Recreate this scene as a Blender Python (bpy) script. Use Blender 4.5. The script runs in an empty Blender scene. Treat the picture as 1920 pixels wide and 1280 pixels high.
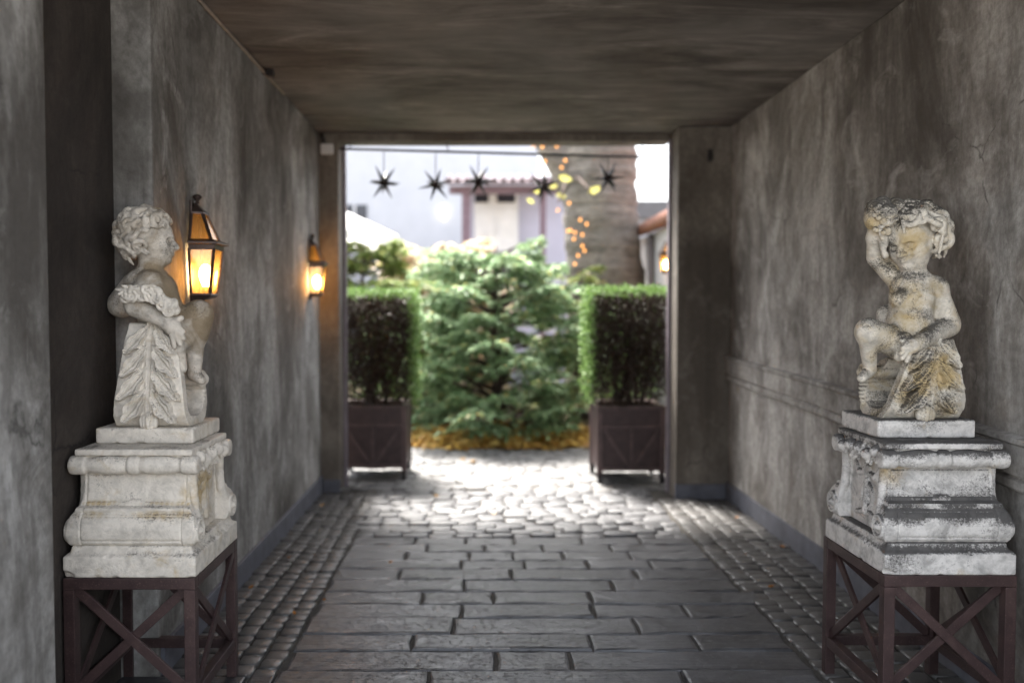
import bpy, bmesh, math, random
import numpy as np
from mathutils import Vector, Matrix, Euler

random.seed(7)
rng = np.random.default_rng(7)
R = math.radians
sc = bpy.context.scene
col = sc.collection

# ------------------------------------------------------------------ camera
F, H = 1600.0, 1.6                      # focal length in photograph pixels, eye height
PITCH = math.atan(60 / 1600)
cd = bpy.data.cameras.new('camera')
cam = bpy.data.objects.new('camera', cd)
col.objects.link(cam)
cam.location = (0, 0, H)
cam.rotation_euler = (math.pi / 2 - PITCH, 0, 0)
cd.sensor_width = 36
cd.lens = 36 * F / 1920
cd.shift_x = 60 / 1920
cd.clip_start = 0.05
cd.clip_end = 1000
cd.dof.use_dof = True
cd.dof.focus_distance = 3.36
cd.dof.aperture_fstop = 0.95
cd.dof.aperture_blades = 9
sc.camera = cam

# ------------------------------------------------------------------ world, sun, exposure
SUN_EL, SUN_AZ = 63.0, -24.0             # azimuth measured from +Y towards +X
w = bpy.data.worlds.new('World')
sc.world = w
w.use_nodes = True
wn = w.node_tree.nodes
sky = wn.new('ShaderNodeTexSky')
sky.sky_type = 'NISHITA'
sky.sun_disc = False
sky.sun_elevation = R(SUN_EL)
sky.sun_rotation = R(SUN_AZ)
sky.dust_density = 4.0
sky.air_density = 1.0
sky.ozone_density = 0.6
bg = wn['Background']
bg.inputs['Strength'].default_value = 0.15
hs = wn.new('ShaderNodeHueSaturation')      # thin white overcast: much less blue than a clear sky
hs.inputs['Saturation'].default_value = 0.35
w.node_tree.links.new(sky.outputs[0], hs.inputs['Color'])
w.node_tree.links.new(hs.outputs[0], bg.inputs['Color'])
sd = bpy.data.lights.new('sun', 'SUN')
sd.energy = 3.6
sd.angle = R(12)
sd.color = (1.0, 0.95, 0.88)
sun = bpy.data.objects.new('sun', sd)
col.objects.link(sun)
sv = Vector((math.sin(R(SUN_AZ)) * math.cos(R(SUN_EL)), math.cos(R(SUN_AZ)) * math.cos(R(SUN_EL)), math.sin(R(SUN_EL))))
sun.rotation_euler = sv.to_track_quat('Z', 'Y').to_euler()
sun.location = (5, 12, 20)
sc.view_settings.view_transform = 'Standard'
sc.view_settings.look = 'None'
sc.view_settings.gamma = 1.0
sc.view_settings.exposure = 2.55
sc.cycles.use_denoising = True
sc.cycles.max_bounces = 10
sc.cycles.diffuse_bounces = 6
sc.cycles.transparent_max_bounces = 12
sc.cycles.sample_clamp_indirect = 6.0

# ------------------------------------------------------------------ pixel helpers (a pixel plus a distance gives a point)
_sp, _cp = math.sin(PITCH), math.cos(PITCH)
def P(px, py, Y):
    u, v = px - 900, py - 640
    t = Y / (F * _cp - v * _sp)
    return Vector((u * t, Y, H + (-F * _sp - v * _cp) * t))

# ------------------------------------------------------------------ materials
def new_mat(name):
    m = bpy.data.materials.new(name)
    m.use_nodes = True
    nt = m.node_tree
    return m, nt, nt.nodes['Principled BSDF']
def nd(nt, t, **kw):
    n = nt.nodes.new(t)
    for k, v in kw.items():
        if k in n.inputs.keys() if hasattr(n.inputs, 'keys') else False:
            n.inputs[k].default_value = v
        else:
            setattr(n, k, v)
    return n
def coords(nt, scale=(1, 1, 1), kind='Object'):
    tc = nt.nodes.new('ShaderNodeTexCoord')
    mp = nt.nodes.new('ShaderNodeMapping')
    mp.inputs['Scale'].default_value = scale
    nt.links.new(tc.outputs[kind], mp.inputs['Vector'])
    return mp.outputs[0]
def world_coords(nt, scale=(1, 1, 1)):
    g = nt.nodes.new('ShaderNodeNewGeometry')
    mp = nt.nodes.new('ShaderNodeMapping')
    mp.inputs['Scale'].default_value = scale
    nt.links.new(g.outputs['Position'], mp.inputs['Vector'])
    return mp.outputs[0]
def noise_tex(nt, vec, scale, detail=6, rough=0.6, dist=0.0):
    n = nt.nodes.new('ShaderNodeTexNoise')
    n.inputs['Scale'].default_value = scale
    n.inputs['Detail'].default_value = detail
    n.inputs['Roughness'].default_value = rough
    n.inputs['Distortion'].default_value = dist
    nt.links.new(vec, n.inputs['Vector'])
    return n.outputs['Fac']
def ramp(nt, fac, stops):
    r = nt.nodes.new('ShaderNodeValToRGB')
    el = r.color_ramp.elements
    while len(el) < len(stops):
        el.new(0.5)
    for e, (p, c) in zip(el, stops):
        e.position = p
        e.color = (c, c, c, 1) if isinstance(c, (int, float)) else (*c, 1)
    nt.links.new(fac, r.inputs['Fac'])
    return r.outputs['Color']
def mix(nt, fac, a, b, mode='MIX'):
    m = nt.nodes.new('ShaderNodeMix')
    m.data_type = 'RGBA'
    m.blend_type = mode
    for s, v in ((m.inputs[0], fac), (m.inputs[6], a), (m.inputs[7], b)):
        if isinstance(v, (int, float)):
            s.default_value = v
        elif isinstance(v, tuple):
            s.default_value = (*v, 1)
        else:
            nt.links.new(v, s)
    return m.outputs[2]
def math_n(nt, op, a, b=0.0):
    m = nt.nodes.new('ShaderNodeMath')
    m.operation = op
    for s, v in ((m.inputs[0], a), (m.inputs[1], b)):
        if isinstance(v, (int, float)):
            s.default_value = v
        else:
            nt.links.new(v, s)
    return m.outputs[0]
def bump(nt, bs, height, strength=0.3, dist=0.01, chain=None):
    b = nt.nodes.new('ShaderNodeBump')
    b.inputs['Strength'].default_value = strength
    b.inputs['Distance'].default_value = dist
    nt.links.new(height, b.inputs['Height'])
    if chain is not None:
        nt.links.new(chain, b.inputs['Normal'])
    nt.links.new(b.outputs[0], bs.inputs['Normal'])
    return b.outputs[0]

def mat_plain(name, c, rough=0.6, metal=0.0, var=0.15, scale=20, bmp=0.1):
    m, nt, bs = new_mat(name)
    v = coords(nt)
    n = noise_tex(nt, v, scale)
    dark = tuple(x * (1 - var * 2) for x in c)
    lite = tuple(min(1, x * (1 + var)) for x in c)
    nt.links.new(ramp(nt, n, [(0.3, dark), (0.7, lite)]), bs.inputs['Base Color'])
    bs.inputs['Roughness'].default_value = rough
    bs.inputs['Metallic'].default_value = metal
    if bmp:
        bump(nt, bs, n, bmp, 0.005)
    return m

def mat_plaster(name, lite, mid, dark, zs=0.6, seed=0.0):
    m, nt, bs = new_mat(name)
    v0 = world_coords(nt, (1, 1, zs))
    v1 = world_coords(nt, (1, 1, 0.42))
    v2 = world_coords(nt, (1, 1, 1))
    a = noise_tex(nt, v0, 1.15, 8, 0.62, 0.6)
    b = noise_tex(nt, v1, 2.6, 8, 0.68, 0.9)
    c = noise_tex(nt, v2, 28, 6, 0.7)
    d = noise_tex(nt, v2, 3.2, 7, 0.65, 1.2)
    base = ramp(nt, a, [(0.36, dark), (0.48, mid), (0.60, lite)])
    base = mix(nt, ramp(nt, b, [(0.40, 0.6), (0.56, 0.0)]), base, dark)
    base = mix(nt, ramp(nt, d, [(0.55, 0.0), (0.72, 0.6)]), base, lite)
    e2 = noise_tex(nt, v1, 8.0, 7, 0.7, 0.5)
    base = mix(nt, ramp(nt, e2, [(0.40, 0.32), (0.52, 0.0)]), base, dark)
    base = mix(nt, math_n(nt, 'MULTIPLY', ramp(nt, c, [(0.35, 0.35), (0.6, 0.0)]), 1.0), base, tuple(x * 0.55 for x in dark))
    vd = world_coords(nt, (11, 11, 0.55))
    drip = noise_tex(nt, vd, 1.0, 5, 0.6, 0.4)
    dm = math_n(nt, 'MULTIPLY', ramp(nt, drip, [(0.52, 0.0), (0.64, 0.42)]), ramp(nt, a, [(0.40, 1.0), (0.56, 0.15)]))
    base = mix(nt, dm, base, tuple(x * 0.6 for x in dark))
    cr = nt.nodes.new('ShaderNodeTexVoronoi')
    cr.feature = 'DISTANCE_TO_EDGE'
    cr.inputs['Scale'].default_value = 1.1
    wv = nt.nodes.new('ShaderNodeMix')
    wv.data_type = 'VECTOR'
    wv.inputs[0].default_value = 0.22
    nz = nt.nodes.new('ShaderNodeTexNoise')
    nz.inputs['Scale'].default_value = 3.0
    nz.inputs['Detail'].default_value = 6
    nt.links.new(v2, nz.inputs['Vector'])
    nt.links.new(v2, wv.inputs[4])
    nt.links.new(nz.outputs['Color'], wv.inputs[5])
    nt.links.new(wv.outputs[1], cr.inputs['Vector'])
    ck = math_n(nt, 'MULTIPLY', ramp(nt, cr.outputs['Distance'], [(0.0, 0.75), (0.006, 0.0)]), ramp(nt, d, [(0.50, 0.0), (0.60, 1.0)]))
    base = mix(nt, ck, base, tuple(x * 0.3 for x in dark))
    nt.links.new(base, bs.inputs['Base Color'])
    bs.inputs['Roughness'].default_value = 0.85
    hh = math_n(nt, 'ADD', math_n(nt, 'MULTIPLY', c, 0.3), d)
    bump(nt, bs, hh, 0.45, 0.02)
    return m

def mat_ceiling():
    m, nt, bs = new_mat('ceiling_boarding')
    v0 = world_coords(nt, (0.6, 2.0, 1))
    v1 = world_coords(nt, (1.3, 4.6, 1))
    v2 = world_coords(nt, (1, 1, 1))
    a = noise_tex(nt, v0, 1.3, 10, 0.72, 1.6)
    b = noise_tex(nt, v1, 1.2, 8, 0.7, 1.4)
    d = noise_tex(nt, v2, 0.9, 4, 0.6)
    base = ramp(nt, a, [(0.34, (0.055, 0.044, 0.038)), (0.5, (0.15, 0.128, 0.112)), (0.66, (0.29, 0.26, 0.235))])
    base = mix(nt, ramp(nt, b, [(0.4, 0.6), (0.6, 0.0)]), base, (0.045, 0.036, 0.029))
    base = mix(nt, ramp(nt, d, [(0.45, 0.0), (0.7, 0.5)]), base, (0.27, 0.25, 0.225))
    nt.links.new(base, bs.inputs['Base Color'])
    bs.inputs['Roughness'].default_value = 0.75
    bump(nt, bs, a, 0.3, 0.02)
    return m

def mat_stone(name, lite, ochre_amt, dark_amt, top_dark=0.4, brown=None, off=0.0, mott=0.52):
    m, nt, bs = new_mat(name)
    tc = nt.nodes.new('ShaderNodeTexCoord')
    mp = nt.nodes.new('ShaderNodeMapping')
    mp.inputs['Location'].default_value = (off, off * 0.7, off * 1.3)
    nt.links.new(tc.outputs['Object'], mp.inputs['Vector'])
    v = mp.outputs[0]
    big = noise_tex(nt, v, 5.5, 5, 0.6, 0.8)
    med = noise_tex(nt, v, 16, 6, 0.68, 0.4)
    fine = noise_tex(nt, v, 75, 6, 0.7)
    med2 = noise_tex(nt, v, 9.0, 6, 0.65, 1.0)
    base = ramp(nt, med, [(0.34, tuple(x * mott for x in lite)), (0.56, lite)])
    oc = ramp(nt, med2, [(0.62 - 0.3 * ochre_amt, 0.0), (0.86 - 0.25 * ochre_amt, 0.75)])
    st = nt.nodes.new('ShaderNodeAttribute')
    st.attribute_name = 'stain'
    ss = nt.nodes.new('ShaderNodeSeparateColor')
    nt.links.new(st.outputs['Color'], ss.inputs[0])
    so_ = math_n(nt, 'SUBTRACT', math_n(nt, 'ADD', math_n(nt, 'MULTIPLY', ss.outputs[0], 0.8), math_n(nt, 'MULTIPLY', med2, 1.9)), 1.02)
    oc = math_n(nt, 'MAXIMUM', oc, math_n(nt, 'MULTIPLY', ramp(nt, so_, [(0.0, 0.0), (0.55, 0.85)]), ramp(nt, ss.outputs[0], [(0.0, 0.0), (0.3, 1.0)])))
    base = mix(nt, oc, base, brown or (0.42, 0.30, 0.13))
    # lichen and soot: speckled patches, more of it on faces that catch the rain
    g = nt.nodes.new('ShaderNodeNewGeometry')
    sx = nt.nodes.new('ShaderNodeSeparateXYZ')
    nt.links.new(g.outputs['True Normal'], sx.inputs[0])
    up = math_n(nt, 'MULTIPLY', math_n(nt, 'MAXIMUM', sx.outputs[2], 0.0), top_dark * 0.35)
    k = math_n(nt, 'ADD', math_n(nt, 'MULTIPLY', big, 0.5), math_n(nt, 'MULTIPLY', fine, 0.35))
    k = math_n(nt, 'ADD', k, math_n(nt, 'MULTIPLY', med, 0.25))
    k = math_n(nt, 'ADD', k, up)
    k = math_n(nt, 'ADD', k, math_n(nt, 'MULTIPLY', ss.outputs[1], 0.16))
    k = math_n(nt, 'ADD', k, math_n(nt, 'MULTIPLY', math_n(nt, 'SUBTRACT', noise_tex(nt, v, 170, 3, 0.7), 0.5), 0.42))
    dk = ramp(nt, k, [(0.68 - 0.18 * dark_amt, 0.0), (0.84 - 0.18 * dark_amt, 0.88)])
    base = mix(nt, dk, base, (0.024, 0.0225, 0.0225))
    nt.links.new(base, bs.inputs['Base Color'])
    bs.inputs['Roughness'].default_value = 0.88
    bs.inputs['Specular IOR Level'].default_value = 0.25
    hh = math_n(nt, 'ADD', math_n(nt, 'MULTIPLY', fine, 0.35), math_n(nt, 'MULTIPLY', med, 0.8))
    bump(nt, bs, hh, 0.8, 0.008)
    return m

def mat_granite(name, cols, rough=0.62, stripe=0.0, moss=0.25):
    m, nt, bs = new_mat(name)
    oi = nt.nodes.new('ShaderNodeObjectInfo')
    gi = nt.nodes.new('ShaderNodeNewGeometry')
    rnd = math_n(nt, 'FRACT', math_n(nt, 'ADD', oi.outputs['Random'], gi.outputs['Random Per Island']))
    v = world_coords(nt)
    base = ramp(nt, rnd, [(i / max(1, len(cols) - 1), c) for i, c in enumerate(cols)])
    fine = noise_tex(nt, v, 130, 4, 0.7)
    med = noise_tex(nt, v, 11, 6, 0.65, 0.6)
    base = mix(nt, ramp(nt, fine, [(0.35, 0.5), (0.65, 0.0)]), base, tuple(x * 0.35 for x in cols[0]))
    base = mix(nt, ramp(nt, med, [(0.38, 0.55), (0.62, 0.0)]), base, tuple(x * 0.5 for x in cols[0]))
    nt.links.new(base, bs.inputs['Base Color'])
    nt.links.new(ramp(nt, med, [(0.3, rough - 0.14), (0.7, rough + 0.12)]), bs.inputs['Roughness'])
    hh = math_n(nt, 'ADD', math_n(nt, 'MULTIPLY', fine, 0.25), med)
    if stripe:
        vs = world_coords(nt, (3, 45, 1))
        st = noise_tex(nt, vs, 1.0, 3, 0.5)
        hh = math_n(nt, 'ADD', hh, math_n(nt, 'MULTIPLY', st, stripe))
        pit = noise_tex(nt, v, 38, 5, 0.75, 0.3)
        hh = math_n(nt, 'ADD', hh, ramp(nt, pit, [(0.30, 0.0), (0.45, 0.8)]))
        base = mix(nt, ramp(nt, st, [(0.50, 0.0), (0.66, 0.35)]), base, (0.13, 0.13, 0.132))
        base = mix(nt, ramp(nt, noise_tex(nt, v, 2.3, 5, 0.65, 0.8), [(0.40, 0.6), (0.58, 0.0)]), base, (0.022, 0.02, 0.02))
        nt.links.new(base, bs.inputs['Base Color'])
    bs.inputs['Specular IOR Level'].default_value = 0.65
    bump(nt, bs, hh, 0.4, 0.008)
    return m

def mat_leaf(name, cols, trans=0.25, rough=0.5):
    m, nt, bs = new_mat(name)
    g = nt.nodes.new('ShaderNodeNewGeometry')
    c = ramp(nt, g.outputs['Random Per Island'], [(i / max(1, len(cols) - 1), k) for i, k in enumerate(cols)])
    nt.links.new(c, bs.inputs['Base Color'])
    bs.inputs['Roughness'].default_value = rough
    bs.inputs['Specular IOR Level'].default_value = 0.3
    tr = nt.nodes.new('ShaderNodeBsdfTranslucent')
    nt.links.new(c, tr.inputs['Color'])
    ms = nt.nodes.new('ShaderNodeMixShader')
    ms.inputs[0].default_value = trans
    nt.links.new(bs.outputs[0], ms.inputs[1])
    nt.links.new(tr.outputs[0], ms.inputs[2])
    nt.links.new(ms.outputs[0], nt.nodes['Material Output'].inputs['Surface'])
    return m

def mat_emit(name, c, s):
    m, nt, bs = new_mat(name)
    bs.inputs['Base Color'].default_value = (*c, 1)
    bs.inputs['Emission Color'].default_value = (*c, 1)
    bs.inputs['Emission Strength'].default_value = s
    return m

def mat_glass(name, tint, gloss=0.12):
    m, nt, bs = new_mat(name)
    t = nt.nodes.new('ShaderNodeBsdfTransparent')
    t.inputs[0].default_value = (*tint, 1)
    tl = nt.nodes.new('ShaderNodeBsdfTranslucent')
    tl.inputs[0].default_value = (*tint, 1)
    g = nt.nodes.new('ShaderNodeBsdfGlossy')
    g.inputs['Roughness'].default_value = 0.08
    m1 = nt.nodes.new('ShaderNodeMixShader')
    m1.inputs[0].default_value = 0.045
    nt.links.new(t.outputs[0], m1.inputs[1])
    nt.links.new(tl.outputs[0], m1.inputs[2])
    m2 = nt.nodes.new('ShaderNodeMixShader')
    m2.inputs[0].default_value = gloss
    nt.links.new(m1.outputs[0], m2.inputs[1])
    nt.links.new(g.outputs[0], m2.inputs[2])
    nt.links.new(m2.outputs[0], nt.nodes['Material Output'].inputs['Surface'])
    return m

def mat_rust():
    m, nt, bs = new_mat('rusty_brown_metal')
    v = coords(nt)
    a = noise_tex(nt, v, 9, 6, 0.65, 0.5)
    f = noise_tex(nt, v, 140, 4, 0.7)
    base = ramp(nt, a, [(0.3, (0.032, 0.018, 0.018)), (0.55, (0.055, 0.032, 0.031)), (0.75, (0.085, 0.052, 0.047))])
    base = mix(nt, ramp(nt, f, [(0.58, 0.0), (0.72, 0.55)]), base, (0.21, 0.14, 0.115))
    nt.links.new(base, bs.inputs['Base Color'])
    bs.inputs['Roughness'].default_value = 0.5
    bs.inputs['Metallic'].default_value = 0.25
    bump(nt, bs, f, 0.25, 0.003)
    return m

def mat_bark(name, a, b):
    m, nt, bs = new_mat(name)
    v = world_coords(nt, (1, 1, 2.2))
    n = noise_tex(nt, v, 6, 7, 0.7, 1.0)
    vw = world_coords(nt, (1.5, 1.5, 16))
    n2 = noise_tex(nt, vw, 1.0, 4, 0.6)
    hh = math_n(nt, 'ADD', n, n2)
    nt.links.new(ramp(nt, math_n(nt, 'MULTIPLY', hh, 0.5), [(0.35, a), (0.6, b)]), bs.inputs['Base Color'])
    bs.inputs['Roughness'].default_value = 0.9
    bump(nt, bs, hh, 0.9, 0.05)
    return m

M = {}
M['plaster'] = mat_plaster('grey_plaster', (0.48, 0.472, 0.455), (0.245, 0.236, 0.22), (0.075, 0.067, 0.059))
M['plaster_brown'] = mat_plaster('brown_grey_plaster', (0.53, 0.51, 0.48), (0.27, 0.25, 0.226), (0.08, 0.068, 0.057), zs=0.65)
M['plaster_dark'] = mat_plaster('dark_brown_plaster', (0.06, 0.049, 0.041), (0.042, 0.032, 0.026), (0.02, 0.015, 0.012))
M['pillar'] = mat_plaster('pillar_plaster', (0.23, 0.205, 0.175), (0.16, 0.14, 0.118), (0.09, 0.075, 0.06))
M['skirting'] = mat_plain('blue_grey_paint', (0.115, 0.12, 0.145), 0.6, 0, 0.2, 8)
M['frame_paint'] = mat_plain('mauve_grey_paint', (0.21, 0.18, 0.205), 0.5, 0, 0.1, 8)
M['ceiling'] = mat_ceiling()
M['stone_left'] = mat_stone('pale_weathered_stone', (0.68, 0.63, 0.555), 0.20, 0.14, 0.35, mott=0.70)
M['stone_left_fig'] = mat_stone('tawny_weathered_stone', (0.60, 0.55, 0.48), 0.45, 0.26, 0.25, (0.20, 0.145, 0.08), 1.7)
M['stone_right'] = mat_stone('lichened_stone', (0.66, 0.64, 0.61), 0.10, 0.50, 0.75, None, 3.1)
M['stone_right_fig'] = mat_stone('yellow_stained_stone', (0.68, 0.635, 0.55), 0.45, 0.52, 0.5, (0.44, 0.33, 0.155), 5.3)
M['rust'] = mat_rust()
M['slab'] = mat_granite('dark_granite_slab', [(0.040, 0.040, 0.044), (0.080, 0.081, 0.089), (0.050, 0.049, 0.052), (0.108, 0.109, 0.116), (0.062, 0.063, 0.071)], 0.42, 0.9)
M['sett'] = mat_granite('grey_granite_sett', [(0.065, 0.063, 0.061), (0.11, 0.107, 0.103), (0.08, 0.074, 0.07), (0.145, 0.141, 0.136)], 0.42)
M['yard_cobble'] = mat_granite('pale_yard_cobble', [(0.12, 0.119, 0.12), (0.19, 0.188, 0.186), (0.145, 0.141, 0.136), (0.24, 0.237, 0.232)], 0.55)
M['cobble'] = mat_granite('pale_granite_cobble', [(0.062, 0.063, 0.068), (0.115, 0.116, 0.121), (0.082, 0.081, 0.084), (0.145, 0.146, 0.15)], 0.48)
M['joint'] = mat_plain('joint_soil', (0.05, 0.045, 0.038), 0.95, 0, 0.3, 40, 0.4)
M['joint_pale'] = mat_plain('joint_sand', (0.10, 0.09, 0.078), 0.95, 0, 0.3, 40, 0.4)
M['street'] = mat_plain('street_paving', (0.27, 0.26, 0.245), 0.85, 0, 0.15, 3, 0.3)
M['soil'] = mat_plain('garden_soil', (0.13, 0.095, 0.055), 0.95, 0, 0.3, 12, 0.5)
M['black_iron'] = mat_plain('black_iron', (0.03, 0.026, 0.026), 0.42, 0.4, 0.2, 30)
M['lantern_metal'] = mat_plain('bronze_brown_metal', (0.062, 0.042, 0.036), 0.4, 0.5, 0.2, 30)
M['amber'] = mat_glass('amber_glass', (1.0, 0.80, 0.48))
M['bulb'] = mat_emit('warm_bulb', (1.0, 0.66, 0.32), 34.0)
M['fairy'] = mat_emit('fairy_bulb', (1.0, 0.42, 0.10), 0.5)
M['white_plastic'] = mat_plain('white_plastic', (0.6, 0.6, 0.6), 0.4, 0, 0.05, 20, 0)
M['white_wall'] = mat_plain('white_render', (0.46, 0.475, 0.51), 0.9, 0, 0.03, 2, 0.1)
M['lavender_wall'] = mat_plain('pale_lavender_render', (0.42, 0.42, 0.52), 0.9, 0, 0.04, 2, 0.1)
M['mauve_wood'] = mat_plain('mauve_brown_wood', (0.17, 0.115, 0.145), 0.6, 0, 0.15, 8)
M['roof_mauve'] = mat_plain('mauve_brown_tile', (0.15, 0.115, 0.13), 0.8, 0, 0.2, 6)
M['roof_grey'] = mat_plain('grey_roofing', (0.13, 0.125, 0.13), 0.8, 0, 0.1, 6)
M['roof_red'] = mat_plain('red_clay_tile', (0.30, 0.15, 0.11), 0.8, 0, 0.2, 10)
M['dark_glass'] = mat_plain('dark_pane', (0.04, 0.04, 0.05), 0.12, 0, 0.1, 6, 0)
M['white_paint'] = mat_plain('white_door_paint', (0.72, 0.73, 0.74), 0.5, 0, 0.04, 6, 0)
M['canvas'] = mat_leaf('white_canvas', [(0.82, 0.82, 0.8), (0.86, 0.86, 0.85)], 0.35, 0.9)
M['planter_rail'] = mat_plain('worn_brown_planter_rail', (0.10, 0.066, 0.064), 0.45, 0.3, 0.25, 15)
M['planter'] = mat_plain('brown_planter_metal', (0.055, 0.034, 0.034), 0.45, 0.3, 0.2, 12)
M['bark'] = mat_bark('grey_brown_bark', (0.062, 0.055, 0.048), (0.25, 0.225, 0.195))
M['twig'] = mat_bark('dark_twig_bark', (0.030, 0.02, 0.016), (0.075, 0.05, 0.038))
M['bush'] = mat_leaf('blue_green_sprays', [(0.07, 0.13, 0.05), (0.22, 0.33, 0.16), (0.14, 0.24, 0.11), (0.38, 0.50, 0.30), (0.28, 0.40, 0.21)])
M['bush_tip'] = mat_leaf('pale_yellow_tips', [(0.45, 0.36, 0.12), (0.38, 0.42, 0.15), (0.5, 0.44, 0.28)], 0.3)
M['hedge'] = mat_leaf('box_green_leaves', [(0.06, 0.125, 0.03), (0.13, 0.23, 0.055), (0.20, 0.31, 0.095), (0.09, 0.17, 0.04)], 0.3)
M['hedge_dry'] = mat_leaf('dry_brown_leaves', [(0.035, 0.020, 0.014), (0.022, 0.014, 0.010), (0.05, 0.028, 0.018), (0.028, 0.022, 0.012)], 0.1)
M['shrub'] = mat_leaf('mixed_green_leaves', [(0.09, 0.15, 0.05), (0.20, 0.28, 0.09), (0.36, 0.42, 0.13), (0.26, 0.32, 0.12)], 0.4)
M['pale_shrub'] = mat_leaf('pale_pink_cream_leaves', [(0.62, 0.5, 0.42), (0.7, 0.6, 0.5), (0.6, 0.45, 0.2), (0.72, 0.66, 0.6)], 0.4)
M['yellow_leaf'] = mat_leaf('yellow_autumn_leaves', [(0.62, 0.42, 0.09), (0.48, 0.29, 0.07), (0.34, 0.19, 0.06), (0.68, 0.53, 0.18)], 0.2)
M['lime_leaf'] = mat_leaf('bright_yellow_leaf', [(0.62, 0.62, 0.14), (0.66, 0.6, 0.2)], 0.5)
M['rust_leaf'] = mat_leaf('rust_orange_leaf', [(0.36, 0.13, 0.03), (0.42, 0.2, 0.05)], 0.1)
M['pinecone_red'] = mat_plain('dark_red_star_metal', (0.075, 0.02, 0.02), 0.4, 0.4, 0.2, 20)

# ------------------------------------------------------------------ object helpers
def link_mesh(name, me, mat, parent=None, loc=None, rot=None):
    if mat is not None and not me.materials:
        me.materials.append(mat)
    o = bpy.data.objects.new(name, me)
    col.objects.link(o)
    if parent is not None:
        o.parent = parent
    if loc is not None:
        o.location = loc
    if rot is not None:
        o.rotation_euler = rot
    return o
def empty(name, loc=(0, 0, 0), rz=0.0):
    o = bpy.data.objects.new(name, None)
    o.empty_display_size = 0.05
    col.objects.link(o)
    o.location = loc
    o.rotation_euler = (0, 0, rz)
    return o
def tag(o, label=None, cat=None, group=None, kind=None):
    for k, v in (('label', label), ('category', cat), ('group', group), ('kind', kind)):
        if v:
            o[k] = v
    return o
class MB:
    def __init__(s):
        s.v, s.f = [], []
    def add(s, vs, fs):
        b = len(s.v)
        s.v += [tuple(x) for x in vs]
        s.f += [tuple(i + b for i in f) for f in fs]
        return s
    def box(s, lo, hi):
        (a, b, c), (d, e, f) = lo, hi
        return s.add([(a, b, c), (d, b, c), (d, e, c), (a, e, c), (a, b, f), (d, b, f), (d, e, f), (a, e, f)],
                     [(0, 3, 2, 1), (4, 5, 6, 7), (0, 1, 5, 4), (1, 2, 6, 5), (2, 3, 7, 6), (3, 0, 4, 7)])
    def bar(s, p, q, wd, th, up=(0, 0, 1)):
        p, q = Vector(p), Vector(q)
        d = (q - p).normalized()
        u = Vector(up)
        a = d.cross(u).normalized() * (wd / 2)
        b = d.cross(a).normalized() * (th / 2)
        vs = [p - a - b, p + a - b, p + a + b, p - a + b, q - a - b, q + a - b, q + a + b, q - a + b]
        return s.add(vs, [(0, 3, 2, 1), (4, 5, 6, 7), (0, 1, 5, 4), (1, 2, 6, 5), (2, 3, 7, 6), (3, 0, 4, 7)])
    def tube(s, pts, rad, n=8, caps=True):
        pts = [Vector(p) for p in pts]
        rr = rad if hasattr(rad, '__len__') else [rad] * len(pts)
        rings, u = [], None
        for i, p in enumerate(pts):
            d = (pts[min(i + 1, len(pts) - 1)] - pts[max(i - 1, 0)]).normalized()
            if u is None:
                u = d.orthogonal().normalized()
            u = (u - d * u.dot(d)).normalized()
            v = d.cross(u)
            rings.append([p + (u * math.cos(2 * math.pi * k / n) + v * math.sin(2 * math.pi * k / n)) * rr[i] for k in range(n)])
        vs = [x for r in rings for x in r]
        fs = [(i * n + k, i * n + (k + 1) % n, (i + 1) * n + (k + 1) % n, (i + 1) * n + k) for i in range(len(pts) - 1) for k in range(n)]
        if caps:
            fs.append(tuple(reversed(range(n))))
            fs.append(tuple((len(pts) - 1) * n + k for k in range(n)))
        return s.add(vs, fs)
    def lathe(s, prof, c=(0, 0, 0), n=20):
        vs = [(c[0] + r * math.cos(2 * math.pi * k / n), c[1] + r * math.sin(2 * math.pi * k / n), c[2] + z) for r, z in prof for k in range(n)]
        fs = [(i * n + k, i * n + (k + 1) % n, (i + 1) * n + (k + 1) % n, (i + 1) * n + k) for i in range(len(prof) - 1) for k in range(n)]
        fs += [tuple(reversed(range(n))), tuple((len(prof) - 1) * n + k for k in range(n))]
        return s.add(vs, fs)
    def mesh(s, name, smooth=False, bevel=0.0):
        me = bpy.data.meshes.new(name)
        me.from_pydata(s.v, [], s.f)
        if bevel:
            bm = bmesh.new()
            bm.from_mesh(me)
            bmesh.ops.bevel(bm, geom=bm.edges[:], offset=bevel, segments=2, affect='EDGES', profile=0.6)
            bm.to_mesh(me)
            bm.free()
        if smooth:
            me.polygons.foreach_set('use_smooth', [True] * len(me.polygons))
        me.update()
        return me
    def build(s, name, mat, parent=None, smooth=False, bevel=0.0, loc=None, rot=None):
        return link_mesh(name, s.mesh(name, smooth, bevel), mat, parent, loc, rot)

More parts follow.
